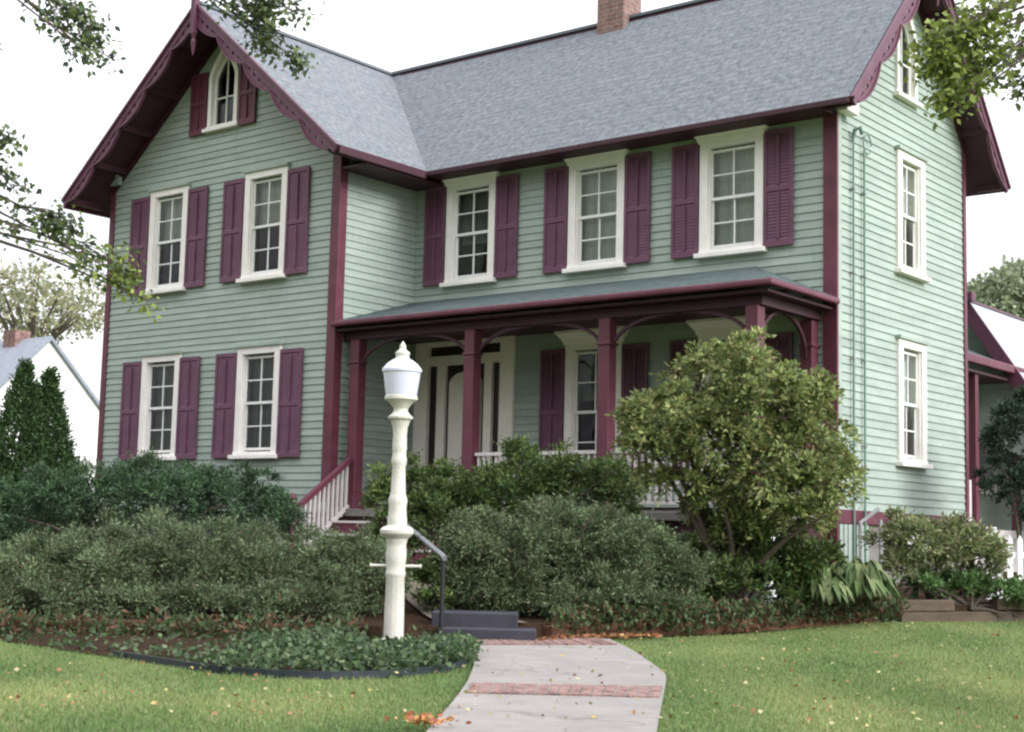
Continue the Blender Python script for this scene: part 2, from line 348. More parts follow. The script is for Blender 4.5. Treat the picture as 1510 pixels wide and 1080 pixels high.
clap('front_wall', lambda h, o, z: (h, -o, z), rw, ZB, RZ-TH-.05, rect_holes(wing_x, ((5.52, 7.18), (2.53, 4.18)))+att_holes(3.05))
rc = lambda z: (0., D1)
clap('return_wall', lambda h, o, z: (W1+o, h, z), rc, ZB, 7.75, [])
DOORX = 7.2
main_holes = rect_holes(main_x, ((5.48, 7.06),))+rect_holes(main_x[1:], ((2.2, 4.12),))+[(6.2, 8.2, 1.6, 4.5)]
clap('porch_wall', lambda h, o, z: (h, D1-o, z), lambda z: (W1, X), ZB, 7.7, main_holes)
def rs(z):
    e = (RZ-TH-.02-z)/SM
    return (max(D1, RY-e), min(YB, RY+e))
SYW, SYA = 4.27, 4.13
clap('side_wall', lambda h, o, z: (X+o, h, z), rs, ZB, RZ-TH-.05, rect_holes((SYW,), ((5.36, 7.0), (2.52, 4.16)), .36)+[(a, b, c-.27, d-.27) for a, b, c, d in att_holes(SYA, .28, 8.3)])
# plain walls not seen from the front
mb = MB(); mb.box(-.02, .0, 0, YB, ZB, 7.6); mb.build('left_wall', 'siding', house)
mb = MB(); mb.box(0, X, YB, YB+.02, ZB, 7.6); mb.build('rear_wall', 'siding', house)
mb = MB(); mb.poly([(0, YB+.01, 7.5), (W1, YB+.01, 7.5), (AX, YB+.01, RZ-.15)]); mb.build('rear_gable', 'siding', house)
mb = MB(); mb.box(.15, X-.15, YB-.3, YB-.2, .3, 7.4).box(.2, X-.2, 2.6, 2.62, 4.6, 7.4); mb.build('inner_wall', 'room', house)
# foundation
mb = MB(); mb.box(.02, W1-.02, .03, YB-.02, .3, ZB-.02).box(W1-.02, X-.03, D1+.03, YB-.03, .3, ZB-.021); mb.build('foundation', 'stone', house)
for q, mt in (((X-.02, X+.035, D1-.02, YB, ZB-.19, ZB), 'maroon'), ((-.01, W1+.01, -.035, .01, ZB-.17, ZB), 'siding')): mb = MB(); mb.box(*q); mb.build('skirt_board', mt, house, bevel=.005)
# corner boards
mb = MB()
mb.prism([(5.85, -.045), (6.045, -.045), (6.045, .13), (6.0, .13), (6.0, 0), (5.85, 0)], lambda a, b, t: (a, b, t), ZB, 7.42); mb.build('corner_board', 'maroon', house, bevel=.006); mb = MB()
mb.prism([(-.045, -.045), (.09, -.045), (.09, 0), (0, 0), (0, .12), (-.045, .12)], lambda a, b, t: (a, b, t), ZB, 7.65)
mb.build('corner_board', 'maroon', house, bevel=.006)
mb = MB(); mb.box(X-.17, X+.045, D1-.045, D1, 1.0, 7.2)
mb.build('corner_board', 'maroon', house, bevel=.006)
mb = MB(); mb.box(X, X+.04, YB-.09, YB+.02, ZB, 7.7); mb.build('corner_board', 'maroon', house)
mb = MB(); mb.box(X, X+.044, D1, D1+.1, ZB, 7.42); mb.build('corner_board', 'siding', house)

# ---- roofs: slabs with UVs
def slab(name, pts, mat, u, v, th=TH, parent=house, edge=None):
    """pts top surface polygon (ccw from above); u,v unit vectors for shingle layout"""
    mb = MB(); P = [Vector(p) for p in pts]; nrm = (P[1]-P[0]).cross(P[2]-P[0]).normalized()
    if nrm.z < 0: P.reverse(); nrm = -nrm
    u = Vector(u); v = Vector(v)
    mb.poly(P, [(p.dot(u), p.dot(v)) for p in P])
    Q = [p-nrm*th for p in P]; n = len(P)
    o = mb.build(name, mat, parent)
    mb2 = MB(); mb2.poly([q for q in reversed(Q)])
    for k in range(n): k2 = (k+1) % n; mb2.poly([P[k2], P[k], Q[k], Q[k2]])
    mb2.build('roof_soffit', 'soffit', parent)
    return o
XR = X+.45
vw = Vector((-SW, 0, -1)).normalized(); vw2 = Vector((SW, 0, -1)).normalized()
xl, xr_, zl = AX-3.6, AX+3.6, RZ-3.6*SW
# valley foot where the two eaves meet
YE = 1.34; zE = RZ-(RY-YE)*SM
xv = AX+(RZ-zE)/SW
slab('roof_slope', [(AX, -GO, RZ), (xl, -GO, zl), (xl, YB+.5, zl), (AX, YB+.5, RZ)], 'shingles', (0, 1, 0), (1/math.sqrt(1+SW*SW), 0, SW/math.sqrt(1+SW*SW)))
slab('roof_slope', [(AX, -GO, RZ), (AX, RY, RZ), (xv, YE, zE), (xr_, YE-.05, zl), (xr_, -GO, zl)], 'shingles', (0, 1, 0), (1/math.sqrt(1+SW*SW), 0, -SW/math.sqrt(1+SW*SW)))
slab('roof_slope', [(AX, RY, RZ+.004), (XR, RY, RZ+.004), (XR, YE, zE+.004), (xv, YE, zE+.004)], 'shingles', (1, 0, 0), (0, 1/math.sqrt(1+SM*SM), SM/math.sqrt(1+SM*SM)), .07)
YR = 7.15; zR = RZ-(YR-RY)*SM
slab('roof_slope', [(AX+.3, RY, RZ), (XR, RY, RZ), (XR, YR, zR), (AX+.3, YR, zR)], 'shingles', (1, 0, 0), (0, -1/math.sqrt(1+SM*SM), SM/math.sqrt(1+SM*SM)))
# ridge caps
mb = MB()
mb.bar((AX, -GO, RZ+.0), (AX, RY, RZ+.0), .16, .05).bar((AX, RY, RZ+.01), (XR, RY, RZ+.01), .16, .05)
mb.build('ridge_cap', 'shingles', house)
# fascia and gutters
mb = MB(); n_ = .17
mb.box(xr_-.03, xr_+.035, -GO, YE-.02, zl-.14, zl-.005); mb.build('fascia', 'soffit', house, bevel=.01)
mb = MB(); mb.box(xv-.3, XR, YE-.04, YE+.02, zE-.085, zE-.012); mb.build('fascia', 'shade_maroon', house, bevel=.008)
mb = MB(); mb.box(xl-.03, xl+.03, -GO, YB+.5, zl-.15, zl-.005); mb.build('fascia', 'maroon', house)
# boxed soffit returns to the walls
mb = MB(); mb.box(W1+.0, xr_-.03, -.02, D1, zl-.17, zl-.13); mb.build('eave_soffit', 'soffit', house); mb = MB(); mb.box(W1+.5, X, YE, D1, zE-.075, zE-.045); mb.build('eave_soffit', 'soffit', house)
# ---- bargeboards with scallops
def barge(apex, foot, fn, nsc, side):
    """2D apex (h,z) -> foot (h,z); fn(h,z,t) maps to world, t outwards thickness"""
    A = Vector(apex); B = Vector(foot); L = (B-A).length; d = (B-A)/L; n = Vector((d.y, -d.x)) if d.x > 0 else Vector((-d.y, d.x))   # pointing down/inwards
    if n.y > 0: n = -n
    P = lambda s, o: tuple(A+d*s+n*o)
    mb = MB(); N = nsc*14; sl = (L-.12)/nsc
    def prof(s):
        t = (s/sl) % 1.0; return .15+.125*math.sin(math.pi*min(t, .9999))**.8
    ss = [(L-.12)*k/N for k in range(N+1)]
    # upper board
    mb.strip([P(0, 0), P(L, 0)], [P(0, .13), P(L, .13)], fn, 0, .045)
    # scalloped lower board with open lens near each crest
    low = [P(s, prof(s)) for s in ss]; 
    mid = [P(s, .12+.55*(prof(s)-.155)) for s in ss]
    up_ = [P(s, .12) for s in ss]
    inner = [P(s, .12+.18*(prof(s)-.155)) for s in ss]
    mb.strip(up_, inner, fn, .006, .036)
    mb.strip(mid, low, fn, .006, .036)
    for k in range(nsc):                         # tracery between
        for q in (.3, .5, .7):
            s0 = (k+q)*sl; pr = prof(s0)
            mb.strip([P(s0-.035, .12), P(s0+.035, .12)], [P(s0-.075, .12+.7*(pr-.15)), P(s0+.075, .12+.7*(pr-.15))], fn, .009, .033)
    o = mb.build('bargeboard', 'plum', house)
    b2 = MB(); ra = [P(s, prof(s)-.012) for s in ss]; rb = [P(s, prof(s)+.016) for s in ss]
    b2.strip(ra, rb, fn, .0, .058); b2.strip([P(0, -.02), P(L, -.02)], [P(0, .025), P(L, .025)], fn, .02, .075)
    tr = b2.build('scroll_bead', 'plum', o)
    for k in range(1, nsc+1):                    # lookouts behind every cusp
        p = P(k*sl-.02, .14); a = Vector(fn(p[0], p[1], -.0)); b = Vector(fn(p[0], p[1], -GO+.02 if side == 'front' else -.43)); lk = MB(); lk.bar(a, b, .07, .11); lk.build('lookout', 'soffit', house)
fr = lambda h, z, t: (h, -GO-t, z)
sd2 = lambda h, z, t: (XR+t, h, z)
barge((AX, RZ-.02), (xl, zl-.02), fr, 5, 'front'); barge((AX, RZ-.02), (xr_, zl-.02), fr, 5, 'front')
barge((RY, RZ-.02), (YE, zE-.02), sd2, 4, 'side'); barge((RY, RZ-.02), (YR, zR-.02), sd2, 4, 'side')
def pendant(x, y, z):
    mb = MB(); mb.box(x-.055, x+.055, y-.055, y+.055, z-.42, z+.35)
    for a, b, r1, r2 in ((-.42, -.5, .055, .03), (-.5, -.56, .03, .05), (-.56, -.8, .05, .012)):
        mb.lathe([(r1, z+a), (r2, z+b)][::-1], 12, (x, y))
    mb.build('gable_pendant', 'plum', house, bevel=.004)
pendant(AX, -GO-.06, RZ-.15); pendant(XR+.06, RY, RZ-.15)
# frieze under the rake against the wall
for x1 in (0, W1): mb = MB(); mb.bar((AX, -.035, RZ-TH-.13), (x1, -.035, RZ-TH-.13-abs(x1-AX)*SW), .03, .1); mb.build('rake_frieze', 'soffit', house)
for y1 in (D1, YB): mb = MB(); mb.bar((X+.035, RY, RZ-TH-.13), (X+.035, y1, RZ-TH-.13-abs(y1-RY)*SM), .03, .1); mb.build('rake_frieze', 'soffit', house)
mb = MB(); mb.box(-.06, .28, -.12, -.04, 7.57, 7.72).box(-.02, .24, -.16, -.04, 7.72, 7.76); mb.build('eave_return', 'siding', house)
mb = MB(); mb.box(X+.045, X+.2, D1-.05, D1+.32, 7.22, 7.38); mb.build('eave_return', 'cream', house)
# chimney
mb = MB(); cx0, cx1, cy0, cy1, cz0, cz1 = 8.22, 8.78, 3.95, 4.5, 9.4, 11.7
for a, b, ua, ub in (((cx0, cy0), (cx1, cy0), 0, .56), ((cx1, cy0), (cx1, cy1), .56, 1.11), ((cx1, cy1), (cx0, cy1), 1.11, 1.67), ((cx0, cy1), (cx0, cy0), 1.67, 2.22)):
    mb.poly([(a[0], a[1], cz0), (b[0], b[1], cz0), (b[0], b[1], cz1), (a[0], a[1], cz1)], [(ua, cz0), (ub, cz0), (ub, cz1), (ua, cz1)])
mb.poly([(cx0, cy0, cz1), (cx1, cy0, cz1), (cx1, cy1, cz1), (cx0, cy1, cz1)], [(0, 0), (.5, 0), (.5, .5), (0, .5)])
ch = mb.build('chimney', 'brick', house)
mb = MB(); mb.box(cx0-.06, cx1+.06, cy0-.06, cy1+.06, 11.7, 11.82); mb.build('cap', 'stone', ch)

# ---- windows (local frame: x along wall, -y outwards, z up from sill bottom)
def window(h=1.93, w=CW, crown='flare', blind=('blind', 1.0), low='room', hw=.39):
    """h: casing top above sill bottom"""
    top = h; s0 = .13                              # glass zone
    gz0, gz1 = s0+.02, h-.17; cas = MB()
    cas.box(-w/2, -hw, -.06, .06, .10, top-.14).box(hw, w/2, -.06, .06, .10, top-.14).box(-w/2, w/2, -.062, .06, top-.14, top-.02)
    cas.box(-hw-.004, -hw+.02, -.02, .14, .1, top-.14).box(hw-.02, hw+.004, -.02, .14, .1, top-.14)
    o = cas.build('window', 'cream', None, bevel=.006)
    si = MB(); si.box(-w/2-.05, w/2+.05, -.13, .08, .0, .07).box(-w/2, w/2, -.075, .08, .07, .12); si.build('sill', 'cream', o, bevel=.008)
    cr = MB()
    if crown == 'flare':
        f = lambda a, b, t: (a, -t, b)
        for (d0, e0, d1, e1, za, zb) in ((.075, .02, .10, .04, -.06, .02), (.10, .05, .19, .11, .02, .11), (.20, .12, .20, .12, .11, .15)):
            z0, z1 = top+za, top+zb; i = len(cr.v)
            cr.v += [(-w/2-e0, -d0, z0), (w/2+e0, -d0, z0), (w/2+e0, 0, z0), (-w/2-e0, 0, z0), (-w/2-e1, -d1, z1), (w/2+e1, -d1, z1), (w/2+e1, 0, z1), (-w/2-e1, 0, z1)]
            cr.f += [tuple(i+k for k in q) for q in ((0, 3, 2, 1), (4, 5, 6, 7), (0, 1, 5, 4), (1, 2, 6, 5), (2, 3, 7, 6), (3, 0, 4, 7))]
    else:
        cr.box(-w/2-.03, w/2+.03, -.10, .0, top-.02, top+.025)
    cr.build('crown', 'cream' if crown == 'flare' else 'siding', o)
    zm = (gz0+gz1)/2; sa = MB(); g = MB()
    for (a, b, y) in ((gz0, zm+.02, .05), (zm-.02, gz1, .02)):
        sa.box(-hw, -hw+.045, y, y+.035, a, b).box(hw-.045, hw, y, y+.035, a, b).box(-hw+.045, hw-.045, y, y+.035, a, a+.045).box(-hw+.045, hw-.045, y, y+.035, b-.04, b)
        sa.box(-.012, .012, y+.003, y+.03, a+.045, b-.04).box(-hw+.045, -.012, y+.004, y+.029, (a+b)/2-.011, (a+b)/2+.011).box(.012, hw-.045, y+.004, y+.029, (a+b)/2-.011, (a+b)/2+.011)
        g.poly([(-hw+.04, y+.02, a+.04), (hw-.04, y+.02, a+.04), (hw-.04, y+.02, b-.03), (-hw+.04, y+.02, b-.03)])
    sa.build('sash', 'sash_white', o); g.build('glass', 'glass', o)
    bl = MB(); zt = gz1+.05; zb = gz1-(gz1-gz0)*blind[1]; nb = 26          # gathered roller/curtain
    pts = [(-hw+k*2*hw/nb, .17+.012*math.sin(k*1.7)+.006*math.sin(k*3.3)) for k in range(nb+1)]
    for (xa, ya), (xb, yb) in zip(pts[:-1], pts[1:]): bl.poly([(xa, ya, zb), (xb, yb, zb), (xb, yb, zt), (xa, ya, zt)])
    bl.build('curtain', blind[0], o)
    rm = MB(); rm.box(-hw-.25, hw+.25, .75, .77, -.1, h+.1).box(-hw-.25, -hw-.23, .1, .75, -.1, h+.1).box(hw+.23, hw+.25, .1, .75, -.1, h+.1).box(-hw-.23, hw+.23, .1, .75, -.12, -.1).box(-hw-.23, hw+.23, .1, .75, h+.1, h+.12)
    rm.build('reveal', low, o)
    return o
def put(o, loc, rz=0):
    o.parent = house; o.location = loc; o.rotation_euler = (0, 0, rz); return o
w_up = window(1.93, CW, 'flat', ('blind', .5)); put(w_up, (wing_x[1], 0, 5.41))
w_blue = window(1.93, CW, 'flat', ('blind', .5), 'curtain_blue'); put(w_blue, (wing_x[0], 0, 5.41)); w_blue['label'] = 'upper window with pale half blind and blue curtain below'
w_lo = window(1.90, CW, 'flat', ('blind_dark', 1.0)); put(w_lo, (wing_x[0], 0, 2.42)); put(copy_tree(w_lo), (wing_x[1], 0, 2.42))
w_m = window(1.78, CW, 'flare', ('blind', 1.0))
put(w_m, (main_x[1], D1, 5.35)); put(copy_tree(w_m), (main_x[2], D1, 5.35))
w_m2 = window(1.78, CW, 'flare', ('blind_dark', .6)); put(w_m2, (main_x[0], D1, 5.35))
w_p = window(2.2, CW, 'flare', ('blind_dark', .4)); put(w_p, (main_x[1], D1, 2.08)); put(copy_tree(w_p), (main_x[2], D1, 2.08))
w_s = window(1.90, .98, 'flat', ('blind', .55), hw=.34); put(w_s, (X, SYW, 5.25), math.pi/2); put(copy_tree(w_s), (X, SYW, 2.40), math.pi/2)
# attic window with a pointed head
def attic(s=1.0):
    fo = lambda a, b, t: (a, -t, b)
    def arch(r, zs, zt, n=12):
        L = []
        for k in range(n+1):
            t = k/n; L.append((-r*(1-t**1.45), zs+(zt-zs)*t))
        return [(-r, .1)]+L+[(-a, b) for a, b in reversed(L[:-1])]+[(r, .1)]
    out = arch(.385*s, .98, 1.56); inn = arch(.30*s, .96, 1.40)
    mb = MB(); mb.strip(out, inn, fo, -.05, .065); o = mb.build('attic_window', 'cream')
    sl = MB(); sl.box(-.46*s, .46*s, -.12, .05, .0, .06).box(-.42*s, .42*s, -.07, .05, .06, .1); sl.build('sill', 'cream', o, bevel=.006)
    i2 = arch(.26*s, .94, 1.33); sa = MB(); sa.strip(inn, i2, fo, -.06, -.02); sa.box(-.012, .012, .03, .055, .1, 1.38).box(-.27*s, .27*s, .03, .055, .6, .625).box(-.27*s, .27*s, .03, .055, .1, .15); sa.build('sash', 'sash_white', o)
    g = MB(); g.poly([(a, .05, b) for a, b in reversed(inn)]); g.build('glass', 'glass', o)
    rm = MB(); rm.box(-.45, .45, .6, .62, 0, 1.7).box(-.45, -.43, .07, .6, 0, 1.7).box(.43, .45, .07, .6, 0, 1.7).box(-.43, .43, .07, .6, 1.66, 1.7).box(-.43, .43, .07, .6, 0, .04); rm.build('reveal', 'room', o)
    return o
aw = attic(1.0); put(aw, (AX, 0, 8.2)); aw2 = attic(.93); put(aw2, (X, SYA, 7.93), math.pi/2)
# shutters
def shutter(w, h, mat='shutter_paint'):
    mb = MB(); y0, y1 = -.075, -.035; st = .05
    mb.box(0, st, y0, y1, 0, h).box(w-st, w, y0, y1, 0, h).box(st, w-st, y0, y1, 0, .09).box(st, w-st, y0, y1, h-.07, h).box(st, w-st, y0, y1, h*.47, h*.47+.07)
    mb.box(w/2-.018, w/2+.018, y0-.012, y0+.012, .1, h*.47-.02).box(w/2-.018, w/2+.018, y0-.012, y0+.012, h*.47+.09, h-.09)
    o = mb.build('shutter', mat, None, bevel=.004)
    lv = MB()
    for a, b in ((.09, h*.47), (h*.47+.07, h-.07)):
        n = int((b-a)/.045)
        for k in range(n):
            z = a+(k+.5)*(b-a)/n; lv.poly([(st, y0+.010, z-.022), (w-st, y0+.010, z-.022), (w-st, y0+.020, z+.022), (st, y0+.020, z+.022)])
    lv.box(st-.005, w-st+.005, y1-.006, y1, .05, h-.05); lv.build('louvres', mat, o)
    return o
def shut_pair(src, cx, y, z, w, gap=CW/2+.015):
    for s in (0, 1):
        o = copy_tree(src); put(o, (cx-gap-w if s == 0 else cx+gap, y+rnd.uniform(-.004, .004), z+rnd.uniform(-.008, .008)), 0)
shA = shutter(.52, 1.78); shB = shutter(.46, 1.70); shC = shutter(.46, 1.95); shD = shutter(.44, 1.12, 'maroon')
for x in wing_x: shut_pair(shA, x, 0, 5.46, .52); shut_pair(shA, x, 0, 2.44, .52)
for x in main_x: shut_pair(shB, x, D1, 5.40, .46)
for x in main_x[1:]: shut_pair(shC, x, D1, 2.22, .46)
shut_pair(shD, AX, 0, 8.2, .44, .43)
def kill(o):
    for c in list(o.children): kill(c)
    bpy.data.objects.remove(o)
for o in (shA, shB, shC, shD): kill(o)
# ---- front door with sidelights
dr = MB(); y = D1
dr.box(6.14, 6.42, y-.07, y+.05, 1.62, 4.42).box(7.98, 8.26, y-.07, y+.05, 1.62, 4.42).box(6.14, 8.26, y-.075, y+.05, 4.42, 4.6).box(6.06, 8.34, y-.16, y+.02, 4.6, 4.68)
dr.box(6.42, 7.98, y-.05, y+.05, 4.04, 4.2).box(6.62, 6.80, y-.05, y+.05, 1.62, 4.04).box(7.64, 7.80, y-.05, y+.05, 1.62, 4.04)
dr.box(6.42, 6.62, y-.03, y+.05, 1.62, 2.0).box(7.80, 7.98, y-.03, y+.05, 1.62, 2.0).box(6.42, 7.98, y-.04, y+.05, 4.36, 4.42)
door = dr.build('front_door', 'door_cream', house, bevel=.006)
mb = MB(); mb.box(6.42, 7.98, y+.02, y+.03, 4.2, 4.36); mb.build('transom_light', 'darkpanel', door)
for a, b in ((6.42, 6.62), (7.80, 7.98)): mb = MB(); mb.box(a, b, y+.02, y+.03, 2.0, 4.04); mb.build('sidelight', 'darkpanel', door)
mb = MB(); mb.box(6.80, 7.64, y+.02, y+.04, 1.62, 4.04); mb.build('door_leaf', 'darkpanel', door)
arch_ = [(6.88, 1.68), (6.88, 3.72)]+[(7.22-.34*math.cos(t), 3.72+.2*math.sin(t)) for t in (0.3, .7, 1.1, 1.57, 2.04, 2.44, 2.84)]+[(7.56, 3.72), (7.56, 1.68)]
mb = MB(); mb.prism([(a, b) for a, b in arch_], lambda a, b, t: (a, y-t, b), -.02, .03); mb.build('door_panel', 'door_cream', door)
mb = MB(); mb.box(7.205, 7.235, y-.045, y-.03, 1.7, 3.9); mb.build('door_strip', 'darkpanel', door)
mb = MB(); mb.tube([(7.47, y-.04, 2.62), (7.47, y-.09, 2.62)], .03, 12); mb.build('door_knob', 'blackmetal', door)
# ---- porch
PZ = 1.62; PX0, PX1 = W1+.05, X
mb = MB(); mb.box(PX0, X-.05, .02, D1-.03, PZ-.12, PZ); mb.build('porch_floor', 'floor_grey', house, bevel=.01)
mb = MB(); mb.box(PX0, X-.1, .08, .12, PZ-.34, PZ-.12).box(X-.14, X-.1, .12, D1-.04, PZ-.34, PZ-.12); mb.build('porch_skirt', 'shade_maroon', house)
mb = MB()
for k in range(60):
    x = 8.7+k*.085
    if x < X-.15: mb.box(x, x+.03, .1, .115, .55, PZ-.34)
for k in range(9): mb.box(8.7, X-.15, .116, .13, .6+k*.085, .63+k*.085)
mb.build('porch_lattice', 'floor_grey', house)  # grey tone puts the shade below the porch into the lattice colour
for x in (10.9, 13.6): mb = MB(); mb.box(x-.18, x+.18, .14, .5, .3, PZ-.13); mb.build('porch_pier', 'white_wall', house)
# porch roof
ey, ez, wz, hx = -.05, 4.60, 5.16, 12.6
slab('porch_roof', [(W1+.03, ey, ez), (X+.05, ey, ez), (hx, D1-.01, wz), (W1+.03, D1-.01, wz)], 'porch_shingles', (1, 0, 0), (0, .97, .25), .05)
slab('porch_roof', [(X+.05, ey, ez), (X+.05, D1-.05, ez), (hx, D1-.04, wz)], 'porch_shingles', (0, 1, 0), (-.95, 0, .3), .05)
mb = MB(); mb.prism([(W1+.03, ey-.1), (X+.1, ey-.1), (X+.1, D1-.05), (X, D1-.05), (X, ey+.01), (W1+.03, ey+.01)], lambda a, b, t: (a, b, t), ez-.10, ez-.015); mb.build('porch_gutter', 'maroon', house, bevel=.025)
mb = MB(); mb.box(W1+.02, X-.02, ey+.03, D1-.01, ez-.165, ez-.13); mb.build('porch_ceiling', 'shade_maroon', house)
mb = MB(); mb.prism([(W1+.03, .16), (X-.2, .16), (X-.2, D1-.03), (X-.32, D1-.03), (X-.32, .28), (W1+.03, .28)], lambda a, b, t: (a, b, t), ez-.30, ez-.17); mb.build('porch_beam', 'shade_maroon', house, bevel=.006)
posts = [(6.33, .22), (8.72, .22), (11.17, .22), (13.5, .22), (13.5, 1.72)]
pb = MB(); pw = .095
pb.box(-pw, pw, -pw, pw, .25, 2.68).box(-pw-.03, pw+.03, -pw-.03, pw+.03, 0, .25).box(-pw-.02, pw+.02, -pw-.02, pw+.02, 2.3, 2.34)
for i, (x, yy) in enumerate(posts):
    if i == 0: po = pb.build('porch_post', 'maroon', house, (x, yy, PZ), bevel=.012); src = po
    else: po = src.copy(); COL.objects.link(po); po.parent = house; po.location = (x, yy, PZ)
# curved brackets
def bracket(p0, dirv, span=1.0, drop=.42):
    mb = MB(); d = Vector(dirv); pts = []
    for k in range(13):
        t = k/12*math.pi/2; pts.append(Vector(p0)+d*(span*(1-math.cos(t)))+Vector((0, 0, -drop+drop*math.sin(t))))
    for a, b in zip(pts[:-1], pts[1:]): mb.bar(a, b, .045, .045)
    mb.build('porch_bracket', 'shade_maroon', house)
zb_ = ez-.30
for i in range(4):
    x, yy = posts[i]
    if i < 3: bracket((x+pw, yy, zb_), (1, 0, 0))
    if i > 0: bracket((x-pw, yy, zb_), (-1, 0, 0))
bracket((13.5, .22+pw, zb_), (0, 1, 0), .62, .55); bracket((13.5, 1.72-pw, zb_), (0, -1, 0), .62, .55)
# porch railings
def rail(a, b, z0, z1, sp=.11, zoff=(0, 0)):
    r = MB(); A = Vector(a); B = Vector(b); L = (B-A).length
    r.bar((a[0], a[1], z1), (b[0], b[1], z1+zoff[1]), .08, .05).bar((a[0], a[1], z0), (b[0], b[1], z0+zoff[1]), .05, .04)
    o = r.build('porch_railing', 'railpaint', house); bl = MB(); n = int(L/sp); bl.box(-.018, .018, -.018, .018, 0, z1-z0-.02); me = bl.mesh('baluster', 'railpaint')
    for k in range(n):
        p = A+(B-A)*((k+.5)/n); q = bpy.data.objects.new('baluster', me); COL.objects.link(q); q.parent = o; q.location = (p.x, p.y, z0)
    return o
rail((11.28, .22, 0), (13.4, .22, 0), 1.74, 2.44); rail((8.84, .22, 0), (11.06, .22, 0), 1.74, 2.44); rail((13.5, .33, 0), (13.5, 1.62, 0), 1.74, 2.44)
# porch steps and stair rail
mb = MB(); mn = MB()
for k in range(4):
    z = PZ-.2*(k+1)+.0; y1 = .02-.27*k; mb.box(6.38, 8.62, y1-.27, y1, .5, z-.03); mn.box(6.34, 8.66, y1-.30, y1+.0, z-.03, z+.005)
mb.build('stair_riser', 'maroon', house); mn.build('stair_tread', 'railpaint', house, bevel=.006)
r = MB(); r.bar((6.34, .12, 2.40), (6.34, -1.02, 1.58), .09, .07); rr = r.build('stair_railing', 'maroon', house)
bl = MB(); bl.box(-.018, .018, -.018, .018, -.78, 0); me = bl.mesh('baluster', 'railpaint')
for k in range(11):
    t = (k+.6)/11.6; q = bpy.data.objects.new('baluster', me); COL.objects.link(q); q.parent = rr; q.location = (6.34, .1-1.12*t, 2.38-.82*t)
bl = MB(); bl.bar((6.34, .1, 1.66), (6.34, -1.0, .84), .05, .05); bl.build('bottom_rail', 'railpaint', rr)
nw = MB(); nw.box(6.27, 6.41, -1.16, -1.02, .5, 1.62).box(6.25, 6.43, -1.18, -1.0, 1.62, 1.66).lathe([(.03, 1.66), (.06, 1.70), (.07, 1.75), (.05, 1.8), (.01, 1.83)], 14, (6.34, -1.09)); nw.build('newel', 'maroon', rr)
# service pipes on the side wall
cp = MB()
for yv, zt in ((2.27, 6.95), (2.62, 6.85)):
    cp.tube([(X+.06, yv, .8), (X+.06, yv, zt)], .016, 8)
cp.tube([(X+.06, 2.27, 6.95), (X+.09, 2.25, 7.05), (X+.16, 2.28, 7.08), (X+.16, 2.34, 7.0)], .03, 8)
cp.tube([(X+.06+.0*math.cos(t), 2.72+.13*math.cos(t), 6.95+.14*math.sin(t)) for t in np.linspace(0, 5.6, 14)], .012, 6)
cp.build('service_conduit', 'conduit' if 'conduit' in MATS else 'siding', house)
for z in (2.6, 3.8, 5.0, 6.2):
    for yv in (2.27, 2.62): cl = MB(); cl.box(X+.03, X+.085, yv-.03, yv+.03, z, z+.03); cl.build('conduit_clip', 'railmetal', house)
# cellar panel, lattice and down pipe at the corner
mb = MB()
for k in range(7): mb.box(X-.03, X+.05, D1+.02+k*.13, D1+.12+k*.13, .75, ZB-.2)
mb.build('cellar_boards', 'siding', house)
mb = MB(); mb.tube([(X+.12, D1+.5, .8), (X+.12, D1+.5, 1.55), (X+.3, D1+.7, 1.75)], .03, 8); mb.tube([(X+.16, D1+1.05, .8), (X+.16, D1+1.05, 1.6)], .025, 8); mb.build('drain_pipe', 'lampdull', house)
mb = MB(); mb.box(X, X+.03, 4.1, 4.9, 1.1, 1.45); mb.build('cellar_window', 'cream', house)
# ---- rear wing and side porch
RXW = 12.9
mb = MB(); mb.box(8.5, RXW, YB+.02, 12.5, .4, 4.3); mb.build('rear_wing_wall', 'siding', house)
ga = (12.93, 5.66); sl_ = 1.5
mb = MB(); mb.prism([(RXW-2.4, 4.2), (15.0, ga[1]-sl_*(15.0-ga[0])-.2), (ga[0], ga[1]-.12), (RXW-2.4, 4.25)], lambda a, b, t: (a, t, b), 9.0, 9.05) ; mb.build('rear_gable_wall', 'siding', house)
slab('rear_roof', [(ga[0], 8.7, ga[1]), (15.4, 8.7, ga[1]-sl_*(15.4-ga[0])), (15.4, 13.5, ga[1]-sl_*(15.4-ga[0])), (ga[0], 13.5, ga[1])], 'pale_roof', (0, 1, 0), (.6, 0, -.8), .1)
slab('rear_roof', [(ga[0], 8.7, ga[1]), (ga[0], 13.5, ga[1]), (ga[0]-2.6, 13.5, ga[1]-2.6), (ga[0]-2.6, 8.7, ga[1]-2.6)], 'pale_roof', (0, 1, 0), (.7, 0, .7), .1)
mb = MB(); mb.bar((ga[0]-.1, 8.68, ga[1]-.0), (15.3, 8.68, ga[1]-sl_*(15.3-ga[0])-.14), .05, .24, (0, 0, 1)).box(ga[0]-.35, ga[0]+.22, 8.5, 8.7, ga[1]-.1, ga[1]+.06); mb.build('rear_rake_board', 'plum', house, bevel=.01)
py = 6.9
slab('side_porch_roof', [(13.75, py-.35, 4.38), (13.75, 12.8, 4.38), (12.6, 12.8, 4.9), (12.6, py-.35, 4.9)], 'porch_shingles', (0, 1, 0), (.9, 0, .4), .06)
mb = MB(); mb.box(13.72, 13.84, py-.4, 12.8, 4.24, 4.385).box(12.6, 13.72, py-.42, py-.36, 4.24, 4.42); mb.build('side_porch_fascia', 'maroon', house, bevel=.02)
mb = MB(); mb.box(12.92, 13.72, py-.3, 12.7, 4.12, 4.16); mb.build('side_porch_ceiling', 'soffit', house)
